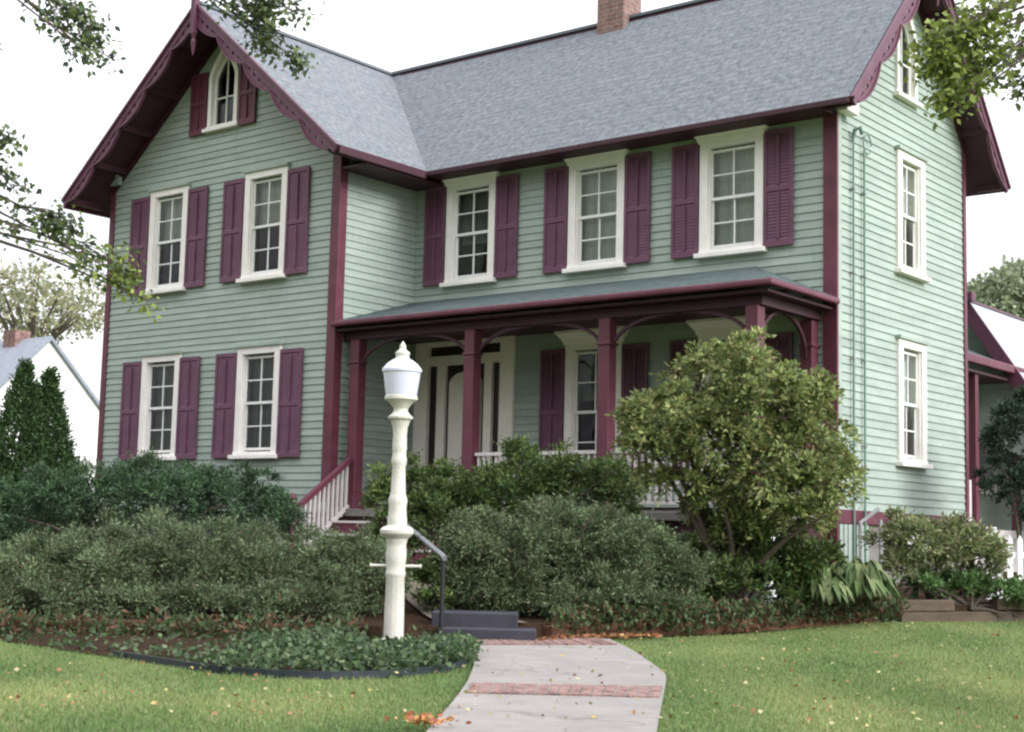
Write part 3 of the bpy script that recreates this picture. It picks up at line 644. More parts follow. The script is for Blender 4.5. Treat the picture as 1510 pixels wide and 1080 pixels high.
mb = MB(); mb.box(RXW, 13.7, YB+.05, 12.7, 1.4, 1.55).box(RXW+.1, 13.62, YB+.1, 12.6, .4, 1.4); mb.build('side_porch_floor', 'railpaint', house)
sp_ = None
for yv in (7.35, 9.3, 11.2):
    if not sp_: mb = MB(); mb.box(-.07, .07, -.07, .07, 0, 2.6); sp_ = mb.build('side_porch_post', 'maroon', house, (13.6, yv, 1.55), bevel=.008)
    else: q = sp_.copy(); COL.objects.link(q); q.location = (13.6, yv, 1.55)
mb = MB(); mb.box(RXW, RXW+.05, 7.0, 7.95, 1.55, 3.9).box(RXW, RXW+.05, 8.9, 10.1, 2.2, 3.95); fr_ = mb.build('side_door_frame', 'cream', house)
for q in ((7.12, 7.83, 1.65, 3.75), (9.02, 9.98, 2.32, 3.8)): mb = MB(); mb.box(RXW+.05, RXW+.06, *q); mb.build('pane', 'darkpanel', fr_)
mb = MB(); mb.box(13.56, 13.6, 6.5, 7.25, 1.55, 2.35); mb.build('side_porch_panel', 'railpaint', house)
# ================================================================== GROUND
def grid_mesh(name, mat, fs, s_vals, z_vals):
    v = []; f = []
    ns, nz = len(s_vals), len(z_vals)
    for j in range(nz):
        for i in range(ns): v.append(fs(s_vals[i], z_vals[j]))
    for j in range(nz-1):
        for i in range(ns-1): a = j*ns+i; f.append((a, a+1, a+ns+1, a+ns))
    me = bpy.data.meshes.new(name); me.from_pydata([tuple(p) for p in v], [], f); me.materials.append(MATS[mat]); me.polygons.foreach_set('use_smooth', [True]*len(f)); me.update()
    o = bpy.data.objects.new(name, me); COL.objects.link(o); return tag(o, kind='structure')
sv = [-900, -300, -100, -50]+list(np.linspace(-25, 25, 101))+[50, 100, 300, 900]; zv = [-300, -80, -20]+list(np.linspace(-5, 40, 91))+[60, 100, 300, 1500]
grid_mesh('lawn', 'lawn', lambda s, Z: SZ(s, Z, float(ground(s, Z))), sv, zv)
tv = [0, .0001, .3, .6, 1, 1.5, 2, 3, 4, 5, 6, 8, 10, 14, 20]
def tf(s, t):
    Z = float(Zb(s))+.04+t; z = float(terr(s, Z)) if t > 0 else .1
    return SZ(s, Z, z)
grid_mesh('garden_soil', 'mulch', tf, list(np.linspace(-24, 12, 145)), tv)
# path
Lp = [(690, 947), (694, 960), (700, 985), (690, 1012), (664, 1048), (630, 1085), (560, 1200), (430, 1450)]
Rp = [(898, 947), (935, 965), (984, 1000), (978, 1032), (968, 1085), (950, 1200), (940, 1450)]
def densify(P, n=40):
    P = [G(*p) for p in P]; P = [Vector((p.x, p.y, p.z)) for p in P]
    L = [0]
    for a, b in zip(P[:-1], P[1:]): L.append(L[-1]+(b-a).length)
    out = []
    for k in range(n+1):
        t = L[-1]*k/n; i = max(j for j in range(len(L)-1) if L[j] <= t+1e-9); f = (t-L[i])/(L[i+1]-L[i]); out.append(P[i].lerp(P[i+1], f))
    for _ in range(2): out = [out[0]]+[(out[i-1]+out[i]*2+out[i+1])/4 for i in range(1, n)]+[out[-1]]
    return out
PL, PR = densify(Lp), densify(Rp)
mb = MB(); NA = 8
def pz(p): s, Z = inv(p.x, p.y); return float(ground(s, Z))
prev = None
for a, b in zip(PL, PR):
    rowp = [Vector(((a.lerp(b, k/NA)).x, (a.lerp(b, k/NA)).y, 0)) for k in range(NA+1)]
    rowp = [Vector((p.x, p.y, pz(p)+.035)) for p in rowp]
    if prev:
        for k in range(NA): mb.poly([prev[k], rowp[k], rowp[k+1], prev[k+1]])
        mb.poly([prev[0], prev[0]-Vector((0, 0, .2)), rowp[0]-Vector((0, 0, .2)), rowp[0]]); mb.poly([prev[-1], rowp[-1], rowp[-1]-Vector((0, 0, .2)), prev[-1]-Vector((0, 0, .2))])
    prev = rowp
tag(mb.build('path', 'concrete'), kind='structure')
# brick bands in the path: individual bricks
def band(a0, a1, b0, b1, n, seed):
    """band between ground points a0->a1 (near edge) and b0->b1 (far edge)"""
    mb = MB(); r = random.Random(seed); P = [G(*q) for q in (a0, a1, b0, b1)]
    for k in range(n):
        t0, t1 = (k+.08)/n, (k+.92)/n; c = [P[0].lerp(P[1], t0), P[0].lerp(P[1], t1), P[2].lerp(P[3], t1), P[2].lerp(P[3], t0)]
        c = [Vector((q.x, q.y, pz(q))) for q in c]; h = .045+r.uniform(-.002, .004); u0 = r.randrange(60)*.105
        top = [q+Vector((0, 0, h)) for q in c]; mb.poly(top, [(u0+.03, .1), (u0+.08, .1), (u0+.08, .2), (u0+.03, .2)])
        for i in range(4): j = (i+1) % 4; mb.poly([c[i], c[j], top[j], top[i]], [(u0+.03, .1)]*4)
    o = mb.build('brick_band', 'paver'); g2 = MB(); q = [P[0], P[1], P[3], P[2]]; g2.poly([Vector((p.x, p.y, pz(p)+.041)) for p in q]); tag(g2.build('brick_joints', 'grout'), kind='structure'); return tag(o, kind='structure')
band((688, 1031), (972, 1038), (694, 1016), (978, 1022), 17, 1)
band((690, 957), (912, 957), (686, 948), (880, 948), 17, 2)
# walk on the terrace from the steps to the porch
mb = MB(); A = SZ(-.62, 15.1); B = SZ(.22, 15.1); C_ = Vector((8.55, -1.1, 0)); D_ = Vector((6.5, -1.1, 0)); pv = None
for k in range(21):
    t = k/20; a = A.lerp(D_, t); b = B.lerp(C_, t)
    za, zb2 = [float(terr(*inv(q.x, q.y)))+.03 for q in (a, b)]
    a = Vector((a.x, a.y, za)); b = Vector((b.x, b.y, zb2))
    if pv: mb.poly([pv[0], pv[1], b, a])
    pv = (a, b)
tag(mb.build('garden_walk', 'walk_stone'), kind='structure')
# black front steps
st = thing('garden_steps', 'black painted two-riser steps at the top of the concrete path', 'steps', SZ(-.2, 14.7, .2), math.atan2(RH.y, RH.x))
mb = MB(); mb.box(-.46, .50, -.0, .5, -.1, .145); mb.build('step', 'blackstep', st, bevel=.01)
mb = MB(); mb.box(-.54, .32, .28, .75, -.1, .285); mb.build('step', 'blackstep', st, bevel=.01)
# handrail
hr = thing('handrail', 'thin black iron handrail rising beside the black front steps', 'handrail', SZ(-.63, 14.72, .2))
base = Vector(hr.location)
mb = MB(); mb.tube([(0, 0, -.05), (0, 0, .84)], .022, 10); mb.build('post', 'blackmetal', hr)
back = SZ(-1.25, 17.6, .75)-base
mb = MB(); mb.tube([back, back+Vector((0, 0, .62))], .02, 10); mb.build('post', 'blackmetal', hr)
mb = MB(); a = Vector((0, 0, .84)); e = back+Vector((0, 0, .64)); mb.tube([a-(e-a)*.03+Vector((0, 0, -.01)), a, e, e+(e-a)*.04], .026, 10); mb.build('rail', 'railmetal', hr)
# timber retaining walls
def timbers(pts, courses, h, w, mat, root, seed):
    r = random.Random(seed)
    for c in range(courses):
        for i, (a, b) in enumerate(zip(pts[:-1], pts[1:])):
            a, b = Vector(a), Vector(b); L = (b-a).length; n = max(1, round(L/2.3)); off = (c % 2)*.45
            for k in range(n):
                p = a.lerp(b, max(0, (k-off)/n)); q = a.lerp(b, min(1, (k+1-off)/n)-.006)
                if (q-p).length < .2: continue
                dz = c*h+h/2; mb = MB(); jz = r.uniform(-.008, .008)
                mb.bar(p+Vector((0, 0, dz+jz)), q+Vector((0, 0, dz+r.uniform(-.008, .008))), w, h-.008); mb.build('timber', mat, root, bevel=.012)
rwl = thing('retaining_wall', 'low red-brown timber retaining wall in front of the left juniper', 'retaining wall', SZ(-3, 14.2, .2)); b0 = Vector(rwl.location)
timbers([SZ(s, float(Zb(s))-.02, .17)-b0 for s in (-9, -6.2, -4.2, -2.2, -1.2)], 2, .105, .15, 'timber', rwl, 3)
rwr = thing('retaining_wall', 'dark weathered timber retaining wall under the right-hand green shrub', 'retaining wall', SZ(5.6, 18.7, .3)); b1 = Vector(rwr.location)
timbers([SZ(s, float(Zb(s))-.03, .31)-b1 for s in (4.75, 6.2, 9)], 2, .145, .16, 'timber_grey', rwr, 4)
rwm = thing('garden_edging', 'low rust-brown timber edging below the right juniper and hostas', 'edging', SZ(2, 16.3, .2)); b2_ = Vector(rwm.location)
timbers([SZ(s, float(Zb(s))-.03, .2+.03*max(0, s-1))-b2_ for s in (.42, .8, 2.6, 4.4)], 1, .16, .14, 'timber', rwm, 5)
# black plastic edging of the ivy bed
ed = [(-60, 938), (60, 955), (190, 974), (290, 991), (400, 1001), (500, 1004), (600, 1000), (680, 988), (697, 970), (692, 950)]
EP = [Vector(p) for p in densify(ed, 60)]
mb = MB(); i0 = 0
for a, b in zip(EP[17:52], EP[18:53]): mb.bar((a.x, a.y, pz(a)+.0), (b.x, b.y, pz(b)+.0), .02, .12)
tag(mb.build('plastic_edging', 'edging'), 'curved black plastic lawn edging around the ivy bed by the lamp post', 'edging')
# soil inside the ivy bed
mb = MB(); pv = None
for p in EP:
    s, Z = inv(p.x, p.y); q = SZ(s, float(Zb(s))+.0); a = Vector((p.x, p.y, pz(p)+.012)); bq = Vector((q.x, q.y, .2+.06)); mid = a.lerp(bq, .5)+Vector((0, 0, .03))
    if pv: mb.poly([pv[0], a, mid, pv[1]]); mb.poly([pv[1], mid, bq, pv[2]])
    pv = (a, mid, bq)
tag(mb.build('ivy_bed_soil', 'mulch'), kind='structure')
# ================================================================== FOLIAGE
def leafcloud(name, C, D, size, aspect, cols, mat, parent=None, fold=.25, spread=.6, loc=(0, 0, 0), colw=None, tint=None):
    """C (n,3) leaf bases, D (n,3) main directions; every leaf a 4-point blade"""
    n = len(C); g = RNG
    D = D+g.normal(0, spread, (n, 3)); D /= np.linalg.norm(D, axis=1)[:, None]+1e-9
    T = g.normal(0, 1, (n, 3)); W = np.cross(D, T); W /= np.linalg.norm(W, axis=1)[:, None]+1e-9; Nn = np.cross(D, W)
    L = (size*g.uniform(.6, 1.35, n))[:, None]; Wd = L*aspect
    tip = C+D*L+Nn*L*fold*g.uniform(-1, 1, (n, 1)); mid = C+D*L*.45
    V = np.stack([C, mid+W*Wd*.5, tip, mid-W*Wd*.5], 1).reshape(-1, 3).astype(np.float32)
    V -= np.array(loc, np.float32)
    me = bpy.data.meshes.new(name); me.vertices.add(4*n); me.vertices.foreach_set('co', V.ravel()); me.loops.add(4*n); me.loops.foreach_set('vertex_index', np.arange(4*n, dtype=np.int32))
    me.polygons.add(n); me.polygons.foreach_set('loop_start', np.arange(0, 4*n, 4, dtype=np.int32)); me.update(calc_edges=True)
    cols = np.array(cols, float); idx = g.choice(len(cols), n, p=colw)
    c = cols[idx]*g.uniform(.8, 1.2, (n, 1))
    if tint is not None: c = c*(tint[:, None] if tint.ndim == 1 else tint)
    c4 = np.concatenate([np.clip(c, 0, 1), np.ones((n, 1))], 1); c4 = np.repeat(c4, 4, 0).astype(np.float32)
    ca = me.color_attributes.new(name='col', type='FLOAT_COLOR', domain='POINT'); ca.data.foreach_set('color', c4.ravel())
    me.materials.append(MATS[mat]); o = bpy.data.objects.new(name, me); COL.objects.link(o); o.parent = parent
    return o
RHn, FHn = np.array(RH), np.array(FH)
def blob(u, v, Z, rw_, rh, rd):              # centre + radii (m): across, up, deep
    return (np.array(at(u, v, Z)), np.array([rw_, rd, rh]))
def to_world(d): return d[:, :1]*RHn+d[:, 1:2]*FHn+d[:, 2:3]*np.array([0, 0, 1.])
def shoots(blobs, n, inner=.3, lump=.12, zmin=None):
    """points near the surfaces of a union of ellipsoids and outward directions"""
    g = RNG; areas = np.array([b[1][0]*b[1][2]+b[1][1]*b[1][2]+b[1][0]*b[1][1] for b in blobs]); pr = areas/areas.sum()
    which = g.choice(len(blobs), n, p=pr); d = g.normal(0, 1, (n, 3)); d /= np.linalg.norm(d, axis=1)[:, None]
    C = np.array([b[0] for b in blobs])[which]; Rr = np.array([b[1] for b in blobs])[which]
    ph = which*1.7
    lumpf = 1+lump*(np.sin(d[:, 0]*9+ph)*np.sin(d[:, 1]*8+2*ph)*1.0+np.sin(d[:, 2]*13+d[:, 0]*7+ph)*.8)
    rad = np.where(g.random(n) < inner, g.uniform(.45, .95, n), g.uniform(.88, 1.06, n))*lumpf
    P = C+to_world(d*Rr*rad[:, None]); out = to_world(d/Rr); out /= np.linalg.norm(out, axis=1)[:, None]
    keep = np.ones(n, bool)
    for i, b in enumerate(blobs):             # drop what lies deep inside another blob
        q = P-b[0]; loc = np.stack([q@RHn, q@FHn, q[:, 2]], 1)/b[1]; keep &= ~((np.linalg.norm(loc, axis=1) < .72) & (which != i))
    if zmin is not None: keep &= P[:, 2] > zmin
    return P[keep], out[keep]
def sprays(P, out, k, length, droop=-.1, upb=.3, jit=.35):
    """k leaves strung along a short shoot"""
    n = len(P); g = RNG; d = out+np.array([0, 0, upb])+g.normal(0, jit, (n, 3)); d /= np.linalg.norm(d, axis=1)[:, None]
    t = np.linspace(0, 1, k)[None, :, None]; L = (length*g.uniform(.5, 1.3, n))[:, None, None]
    Q = P[:, None, :]+d[:, None, :]*t*L+np.array([0, 0, 1.])*droop*(t*L)**2/length
    return Q.reshape(-1, 3), np.repeat(d, k, 0), np.repeat(np.arange(n), k)
def stems(name, root, base, tips, r0=.035, mat='bark', loc=None, wig=.1):
    mb = MB(); loc = Vector(loc if loc is not None else root.location)
    for i, t in enumerate(tips):
        a = Vector(base)-loc+Vector((rnd.uniform(-.05, .05), rnd.uniform(-.05, .05), -.05)); b = Vector(t)-loc; pts = []
        w1 = Vector((rnd.uniform(-1, 1), rnd.uniform(-1, 1), rnd.uniform(-.3, .3)))*wig*(b-a).length
        for k in range(6): tt = k/5; pts.append(a.lerp(b, tt)+w1*math.sin(tt*math.pi)+Vector((0, 0, (b-a).length*.1*math.sin(tt*math.pi))))
        mb.tube(pts, [r0*(1-.75*k/5) for k in range(6)], 6)
    return mb.build(name, mat, root)
def bush(name, label, cat, blobs, n, k, length, size, aspect, cols, colw=None, mat='leaf', up=.3, droop=-.2, inner=.35, spread=.5, zmin=None, group=None, base=None, nst=10, lump=.12, fold=.25, r0=.03, tuft=22, puff=.16, low=.4):
    cen = np.mean([b[0] for b in blobs], 0); s, Z = inv(cen[0], cen[1]); gz = float(terr(s, Z)) if Z > Zb(s) else float(ground(s, Z))
    if base is None: base = (cen[0], cen[1], gz)
    root = thing(name, label, cat, base, 0, group)
    P, out = shoots(blobs, n, inner, lump, zmin if zmin is not None else base[2]+.02)
    keep = (out[:, 2] > -.1) | (RNG.random(len(P)) < low); P, out = P[keep], out[keep]
    m_ = max(1, len(P)//tuft); P, out = P[:m_], out[:m_]; pr_ = puff*RNG.uniform(.65, 1.35, m_)
    C0 = P-out*pr_[:, None]*.55; dd = RNG.normal(0, 1, (m_, tuft, 3)); dd /= np.linalg.norm(dd, axis=2)[:, :, None]
    dd = dd+out[:, None, :]*.75+np.array([0, 0, up]); dd /= np.linalg.norm(dd, axis=2)[:, :, None]
    tt = np.linspace(.25, 1, k)[None, None, :, None]; Ls = pr_[:, None, None, None]*RNG.uniform(.7, 1.2, (m_, tuft, 1, 1))
    Q = C0[:, None, None, :]+dd[:, :, None, :]*tt*Ls+np.array([0, 0, 1.])*droop*(tt**2)*Ls*.5
    Q = Q.reshape(-1, 3); Dd = np.repeat(dd.reshape(-1, 3), k, 0); tint = np.repeat(RNG.uniform(.65, 1.4, m_), tuft*k)
    leafcloud('foliage', Q, Dd, size, aspect, cols, mat, root, fold, spread, base, colw, tint=tint)
    tips = [b[0]+to_world((RNG.normal(0, 1, (1, 3))*b[1]*.45))[0] for b in blobs for _ in range(max(1, nst//len(blobs)))]
    stems('stems', root, base, tips, r0)
    return root
JUN = [(.065, .10, .045), (.095, .135, .06), (.135, .17, .09), (.12, .07, .04)]
YEW = [(.03, .06, .03), (.042, .085, .035), (.06, .11, .045)]
SH = [(.06, .11, .03), (.10, .15, .04), (.13, .16, .05), (.04, .08, .03)]
YG = [(.21, .24, .08), (.16, .21, .07), (.11, .155, .055), (.28, .29, .12), (.17, .15, .06)]
# left back yew hedge
bush('yew_bush', 'dark green spreading yew below the left gable windows', 'bush',
     [blob(20, 770, 18.6, .8, .5, .9), blob(120, 740, 18.8, .8, .42, .9), blob(230, 735, 19, .85, .48, .9), blob(330, 742, 19.2, .8, .42, .9), blob(395, 765, 19.2, .42, .4, .6), blob(-60, 790, 18.3, .8, .5, .9)],
     24000, 6, .15, .05, .33, YEW, mat='needle', up=.35, lump=.2, tuft=24, puff=.17)
# left front juniper
bush('juniper_bush', 'broad grey-green juniper behind the red-brown timber wall', 'bush',
     [blob(-60, 880, 15.3, .8, .42, .8), blob(60, 866, 15.4, .75, .42, .8), blob(170, 846, 15.5, .8, .46, .85), blob(290, 842, 15.5, .8, .46, .85), blob(410, 852, 15.5, .72, .44, .8), blob(500, 866, 15.4, .42, .40, .6), blob(545, 845, 15.5, .3, .42, .4), blob(500, 838, 15.7, .3, .36, .4), blob(-20, 893, 14.6, .5, .2, .35), blob(70, 890, 14.6, .6, .2, .4), blob(190, 893, 14.6, .55, .19, .4), blob(320, 890, 14.6, .65, .2, .4), blob(440, 888, 14.65, .5, .2, .4)],
     44000, 6, .14, .042, .34, JUN, [.33, .37, .28, .02], 'needle', up=.4, lump=.28, tuft=28, puff=.17, low=.85)
# right front juniper
bush('juniper_bush', 'rounded blue-green juniper right of the black steps', 'bush',
     [blob(705, 815, 16.2, .42, .42, .6), blob(790, 812, 16.3, .6, .45, .65), blob(890, 815, 16.5, .6, .45, .65), blob(975, 838, 16.7, .45, .38, .6), blob(740, 860, 16.0, .45, .24, .4), blob(850, 890, 15.75, .45, .22, .4), blob(950, 895, 16.1, .45, .2, .4), blob(890, 870, 15.9, .4, .24, .4)],
     30000, 6, .14, .042, .34, JUN, [.33, .37, .28, .02], 'needle', up=.4, lump=.28, tuft=28, puff=.17, low=.85)
# mid shrubs in front of the porch
bush('evergreen_shrub', 'feathery mid-green shrub in front of the porch door', 'shrub',
     [blob(680, 745, 18.9, .5, .48, .55), blob(760, 728, 19.1, .6, .52, .55), blob(845, 728, 19.2, .55, .48, .5), blob(905, 735, 19, .35, .45, .5), blob(640, 770, 18.6, .35, .4, .5)],
     13000, 6, .17, .06, .36, SH, up=.5, lump=.22, tuft=20, puff=.18)
bush('evergreen_shrub', 'small yellow-green shrub beside the porch stairs behind the lamp', 'shrub',
     [blob(570, 745, 19.0, .25, .42, .35), blob(615, 735, 19.1, .3, .4, .35), blob(590, 785, 18.8, .4, .35, .4)],
     2400, 6, .14, .06, .42, SH, [.2, .35, .35, .1], up=.5, lump=.2)
bush('fern_clump', 'dim green undergrowth behind the front handrail', 'plant',
     [blob(625, 860, 15.9, .22, .22, .25), blob(665, 850, 16.3, .25, .3, .3), blob(700, 860, 16.2, .25, .28, .3), blob(640, 886, 15.7, .25, .1, .2), blob(720, 888, 15.9, .35, .08, .2)],
     3200, 6, .14, .055, .4, SH, up=.8, puff=.12)
# large yellow green shrub
bigb = [blob(1075, 545, 17.2, .50, .36, .6), blob(1130, 590, 17.0, .58, .40, .7), blob(990, 600, 17.1, .46, .36, .6), blob(1050, 640, 17.0, .6, .34, .7), blob(1180, 650, 17.0, .5, .40, .7), blob(955, 650, 17.0, .26, .26, .4),
        blob(1130, 700, 16.9, .5, .34, .7), blob(1225, 700, 16.9, .34, .32, .5), blob(1170, 755, 16.9, .42, .24, .6), blob(1205, 575, 17.1, .2, .22, .4), blob(930, 620, 17.1, .14, .24, .3), blob(1000, 705, 16.9, .42, .15, .3), blob(1050, 735, 17, .3, .2, .3), blob(1085, 770, 17.1, .3, .22, .3)]
bush('viburnum_shrub', 'large rounded yellow-green leafy shrub hiding the right end of the porch', 'shrub', bigb, 11500, 6, .19, .07, .44, YG, [.28, .26, .2, .16, .1], up=.15, droop=-.9, inner=.25, tuft=11, puff=.17, base=tuple(at(1085, 880, 17.2)), nst=22, lump=.26, r0=.045)
# undergrowth under it
bush('perennial_clump', 'tangle of green perennials beneath the large yellow-green shrub', 'plant',
     [blob(1060, 860, 16.9, .35, .3, .4), blob(1120, 870, 17.0, .4, .28, .4), blob(1180, 850, 17.2, .3, .35, .4), blob(1010, 890, 16.7, .4, .18, .3), blob(1110, 820, 17.3, .5, .36, .4), blob(1030, 820, 17.6, .5, .3, .4), blob(1180, 830, 17.5, .4, .3, .3)],
     6000, 6, .15, .07, .4, SH, up=.7)
bush('green_shrub', 'open green shrub above the dark timber retaining wall', 'shrub',
     [blob(1345, 800, 19.0, .45, .36, .5), blob(1400, 810, 19.1, .45, .38, .5), blob(1445, 825, 19.2, .35, .34, .4), blob(1325, 835, 18.8, .18, .22, .3)],
     4200, 6, .15, .062, .42, [(.13, .18, .07), (.19, .23, .09), (.24, .27, .14), (.18, .16, .09)], up=.3, lump=.25, tuft=16)
bush('ground_cover', 'trailing green ground cover along the top of the dark timber wall', 'plant',
     [blob(1345, 862, 18.7, .35, .12, .3), blob(1420, 862, 18.9, .4, .12, .3), blob(1490, 880, 19.0, .4, .2, .3), blob(1470, 900, 18.9, .3, .12, .15)],
     2000, 5, .1, .06, .5, [(.08, .15, .05), (.12, .2, .07)], up=.4)
bush('evergreen_tree', 'dark dense evergreen at the right edge beside the rear porch', 'tree',
     [blob(1500, 650, 21.5, .45, .6, .5), blob(1500, 720, 21.4, .5, .5, .5), blob(1520, 610, 21.6, .35, .45, .4), blob(1545, 690, 21.5, .6, .9, .6), blob(1475, 690, 21.4, .22, .45, .3)],
     4500, 6, .14, .07, .4, [(.02, .04, .022), (.03, .055, .03), (.045, .075, .04)], up=.3)
# hosta
def hosta(u, v, Z, r, n, label, cols):
    c = np.array(at(u, v, Z)); s, zz = inv(c[0], c[1]); gz = float(terr(s, zz)); root = thing('hosta', label, 'plant', (c[0], c[1], gz), 0, 'hostas below the side wall'); mb = MB(); vv = []; 
    V = []; Fc = []; Cc = []
    for k in range(n):
        a = RNG.uniform(0, 2*math.pi); rr = RNG.uniform(.25, 1); L = r*(.45+.6*rr); hh = (.36-.16*rr)*RNG.uniform(.8, 1.2); wdt = RNG.uniform(.04, .065); tw = RNG.normal(0, .3)
        d = np.array([math.cos(a), math.sin(a), 0]); sd_ = np.array([-math.sin(a)*math.cos(tw), math.cos(a)*math.cos(tw), math.sin(tw)]); b = len(V)
        col = np.array(cols[RNG.integers(len(cols))])*RNG.uniform(.7, 1.25)
        for i in range(6):
            t = i/5; e = .3+.7*t; p = d*L*e+np.array([0, 0, .04+hh*math.sin(math.pi*min(1, e*.82+.06))*1.5]); ww = wdt*math.sin(math.pi*min(1, .06+t*.93))**.8
            V += [p-sd_*ww+np.array([0, 0, .02]), p, p+sd_*ww+np.array([0, 0, .02])]; Cc += [col, col*1.15, col]
        for i in range(5):
            q = b+i*3; Fc += [(q, q+1, q+4, q+3), (q+1, q+2, q+5, q+4)]
    me = bpy.data.meshes.new('leaves'); me.from_pydata([tuple(p) for p in V], [], Fc); ca = me.color_attributes.new(name='col', type='FLOAT_COLOR', domain='POINT')
    for i, q in enumerate(Cc): ca.data[i].color = (*np.clip(q, 0, 1), 1)
    me.materials.append(MATS['leaf']); me.polygons.foreach_set('use_smooth', [True]*len(Fc)); o = bpy.data.objects.new('leaves', me); COL.objects.link(o); o.parent = root
HC = [(.07, .12, .04), (.10, .15, .05), (.15, .19, .08)]
hosta(1268, 897, 17.4, .5, 150, 'full green hosta with arching leaves, nearest the timber wall', HC)
hosta(1212, 897, 17.1, .4, 100, 'green hosta between the perennials and the larger hosta', HC)
hosta(1250, 880, 18.1, .36, 80, 'pale yellow-green hosta against the house corner', [(.16, .2, .08), (.12, .16, .06)])
# ivy in front-left bed : ground cover
def ivy():
    pts = []
    while len(pts) < 2600:
        i = rnd.randrange(len(EP)); p = EP[i]; s, Z = inv(p.x, p.y); u = rnd.random(); zz = Z+.05+(float(Zb(s))-.15-Z)*u; ss = s+rnd.uniform(-.15, .15)
        dens = float(sst(-2.5, -1.4, ss))*.95+.05
        if ss > -.32 or zz < Z or (ss > -.95 and zz > 13.3) or (abs(ss+1.1) < .3 and zz > 12.75): continue
        if rnd.random() < dens: pts.append((ss, zz))
    P = np.array([SZ(s, z, float(ground(s, z))+.03+rnd.random()*.12*float(sst(-3, -1.4, s))) for s, z in pts])
    P = np.repeat(P, 4, 0)+RNG.normal(0, .05, (len(P)*4, 3))*np.array([1, 1, .5]); P[:, 2] = np.maximum(P[:, 2], .215)
    D = RNG.normal(0, 1, P.shape); D[:, 2] = abs(D[:, 2])*.5+.1
    o = leafcloud('ivy', P, D, .052, .75, [(.045, .085, .03), (.07, .12, .045), (.12, .16, .08), (.04, .07, .035)], 'leaf', None, .3, .3)
    tag(o, 'low green ivy spreading around the foot of the cream lamp post', 'ivy', kind='stuff')
ivy()
# loose creepers along the red timber and straw
def weeds():
    P = []
    for _ in range(1100):
        s = rnd.uniform(-7.5, -1.3); P.append(SZ(s, float(Zb(s))-.12+rnd.uniform(-.35, .1), .23+rnd.random()*.2))
    for _ in range(1700):
        s = rnd.uniform(.5, 4.8); P.append(SZ(s, float(Zb(s))-.1+rnd.uniform(-.18, .25), .25+.03*max(0, s-1)+rnd.random()*.26))
    P = np.array(P); P = np.repeat(P, 3, 0)+RNG.normal(0, .03, (len(P)*3, 3))
    D = RNG.normal(0, 1, P.shape); D[:, 2] = abs(D[:, 2])+.4
    o = leafcloud('creeping_weeds', P, D, .07, .45, [(.06, .10, .04), (.09, .08, .04), (.12, .06, .03), (.09, .13, .055), (.07, .11, .045)], 'leaf', None, .3, .3)
    tag(o, 'thin creeping weeds and dry stems along the timber edging', 'weeds', kind='stuff')
weeds()
# arborvitae pair
def conifer(u, vt, vb, Z, r, label, n=5200):
    top = np.array(at(u, vt, Z)); bot = np.array(at(u, vb, Z)); bot[:2] = top[:2]; H = top[2]-.5; base = (top[0], top[1], .5)
    root = thing('arborvitae', label, 'tree', base, 0, 'pair of arborvitae left of the house')
    t = RNG.random(n)**.75; th = RNG.uniform(0, 2*math.pi, n); prof = (t**1.1)*(1-.35*np.maximum(0, t-.8)/.2)
    rad = r*prof*(1+.12*np.sin(th*5+t*30))*np.where(RNG.random(n) < .25, RNG.uniform(.5, .9, n), RNG.uniform(.88, 1.08, n))
    P = np.stack([top[0]+rad*np.cos(th), top[1]+rad*np.sin(th), top[2]-t*H], 1); out = np.stack([np.cos(th), np.sin(th), np.full(n, .9)], 1)
    Q, Dd, _ = sprays(P, out, 6, .15, -.1, .8, .3)
    leafcloud('crown', Q, Dd, .06, .45, [(.022, .05, .018), (.035, .075, .022), (.055, .10, .03)], 'needle', root, .2, .5, base)
    mb = MB(); mb.tube([(0, 0, -.1), (0, 0, H*.8)], [.09, .02], 8); mb.build('trunk', 'bark', root)
conifer(38, 542, 700, 23.5, 1.1, 'taller pointed arborvitae, left one of the pair beside the house')
conifer(74, 552, 700, 23.8, .95, 'slimmer arborvitae, right one of the pair beside the house')
conifer(-15, 600, 700, 23.0, .8, 'low arborvitae at the left edge, nearest the frame side', 3500)
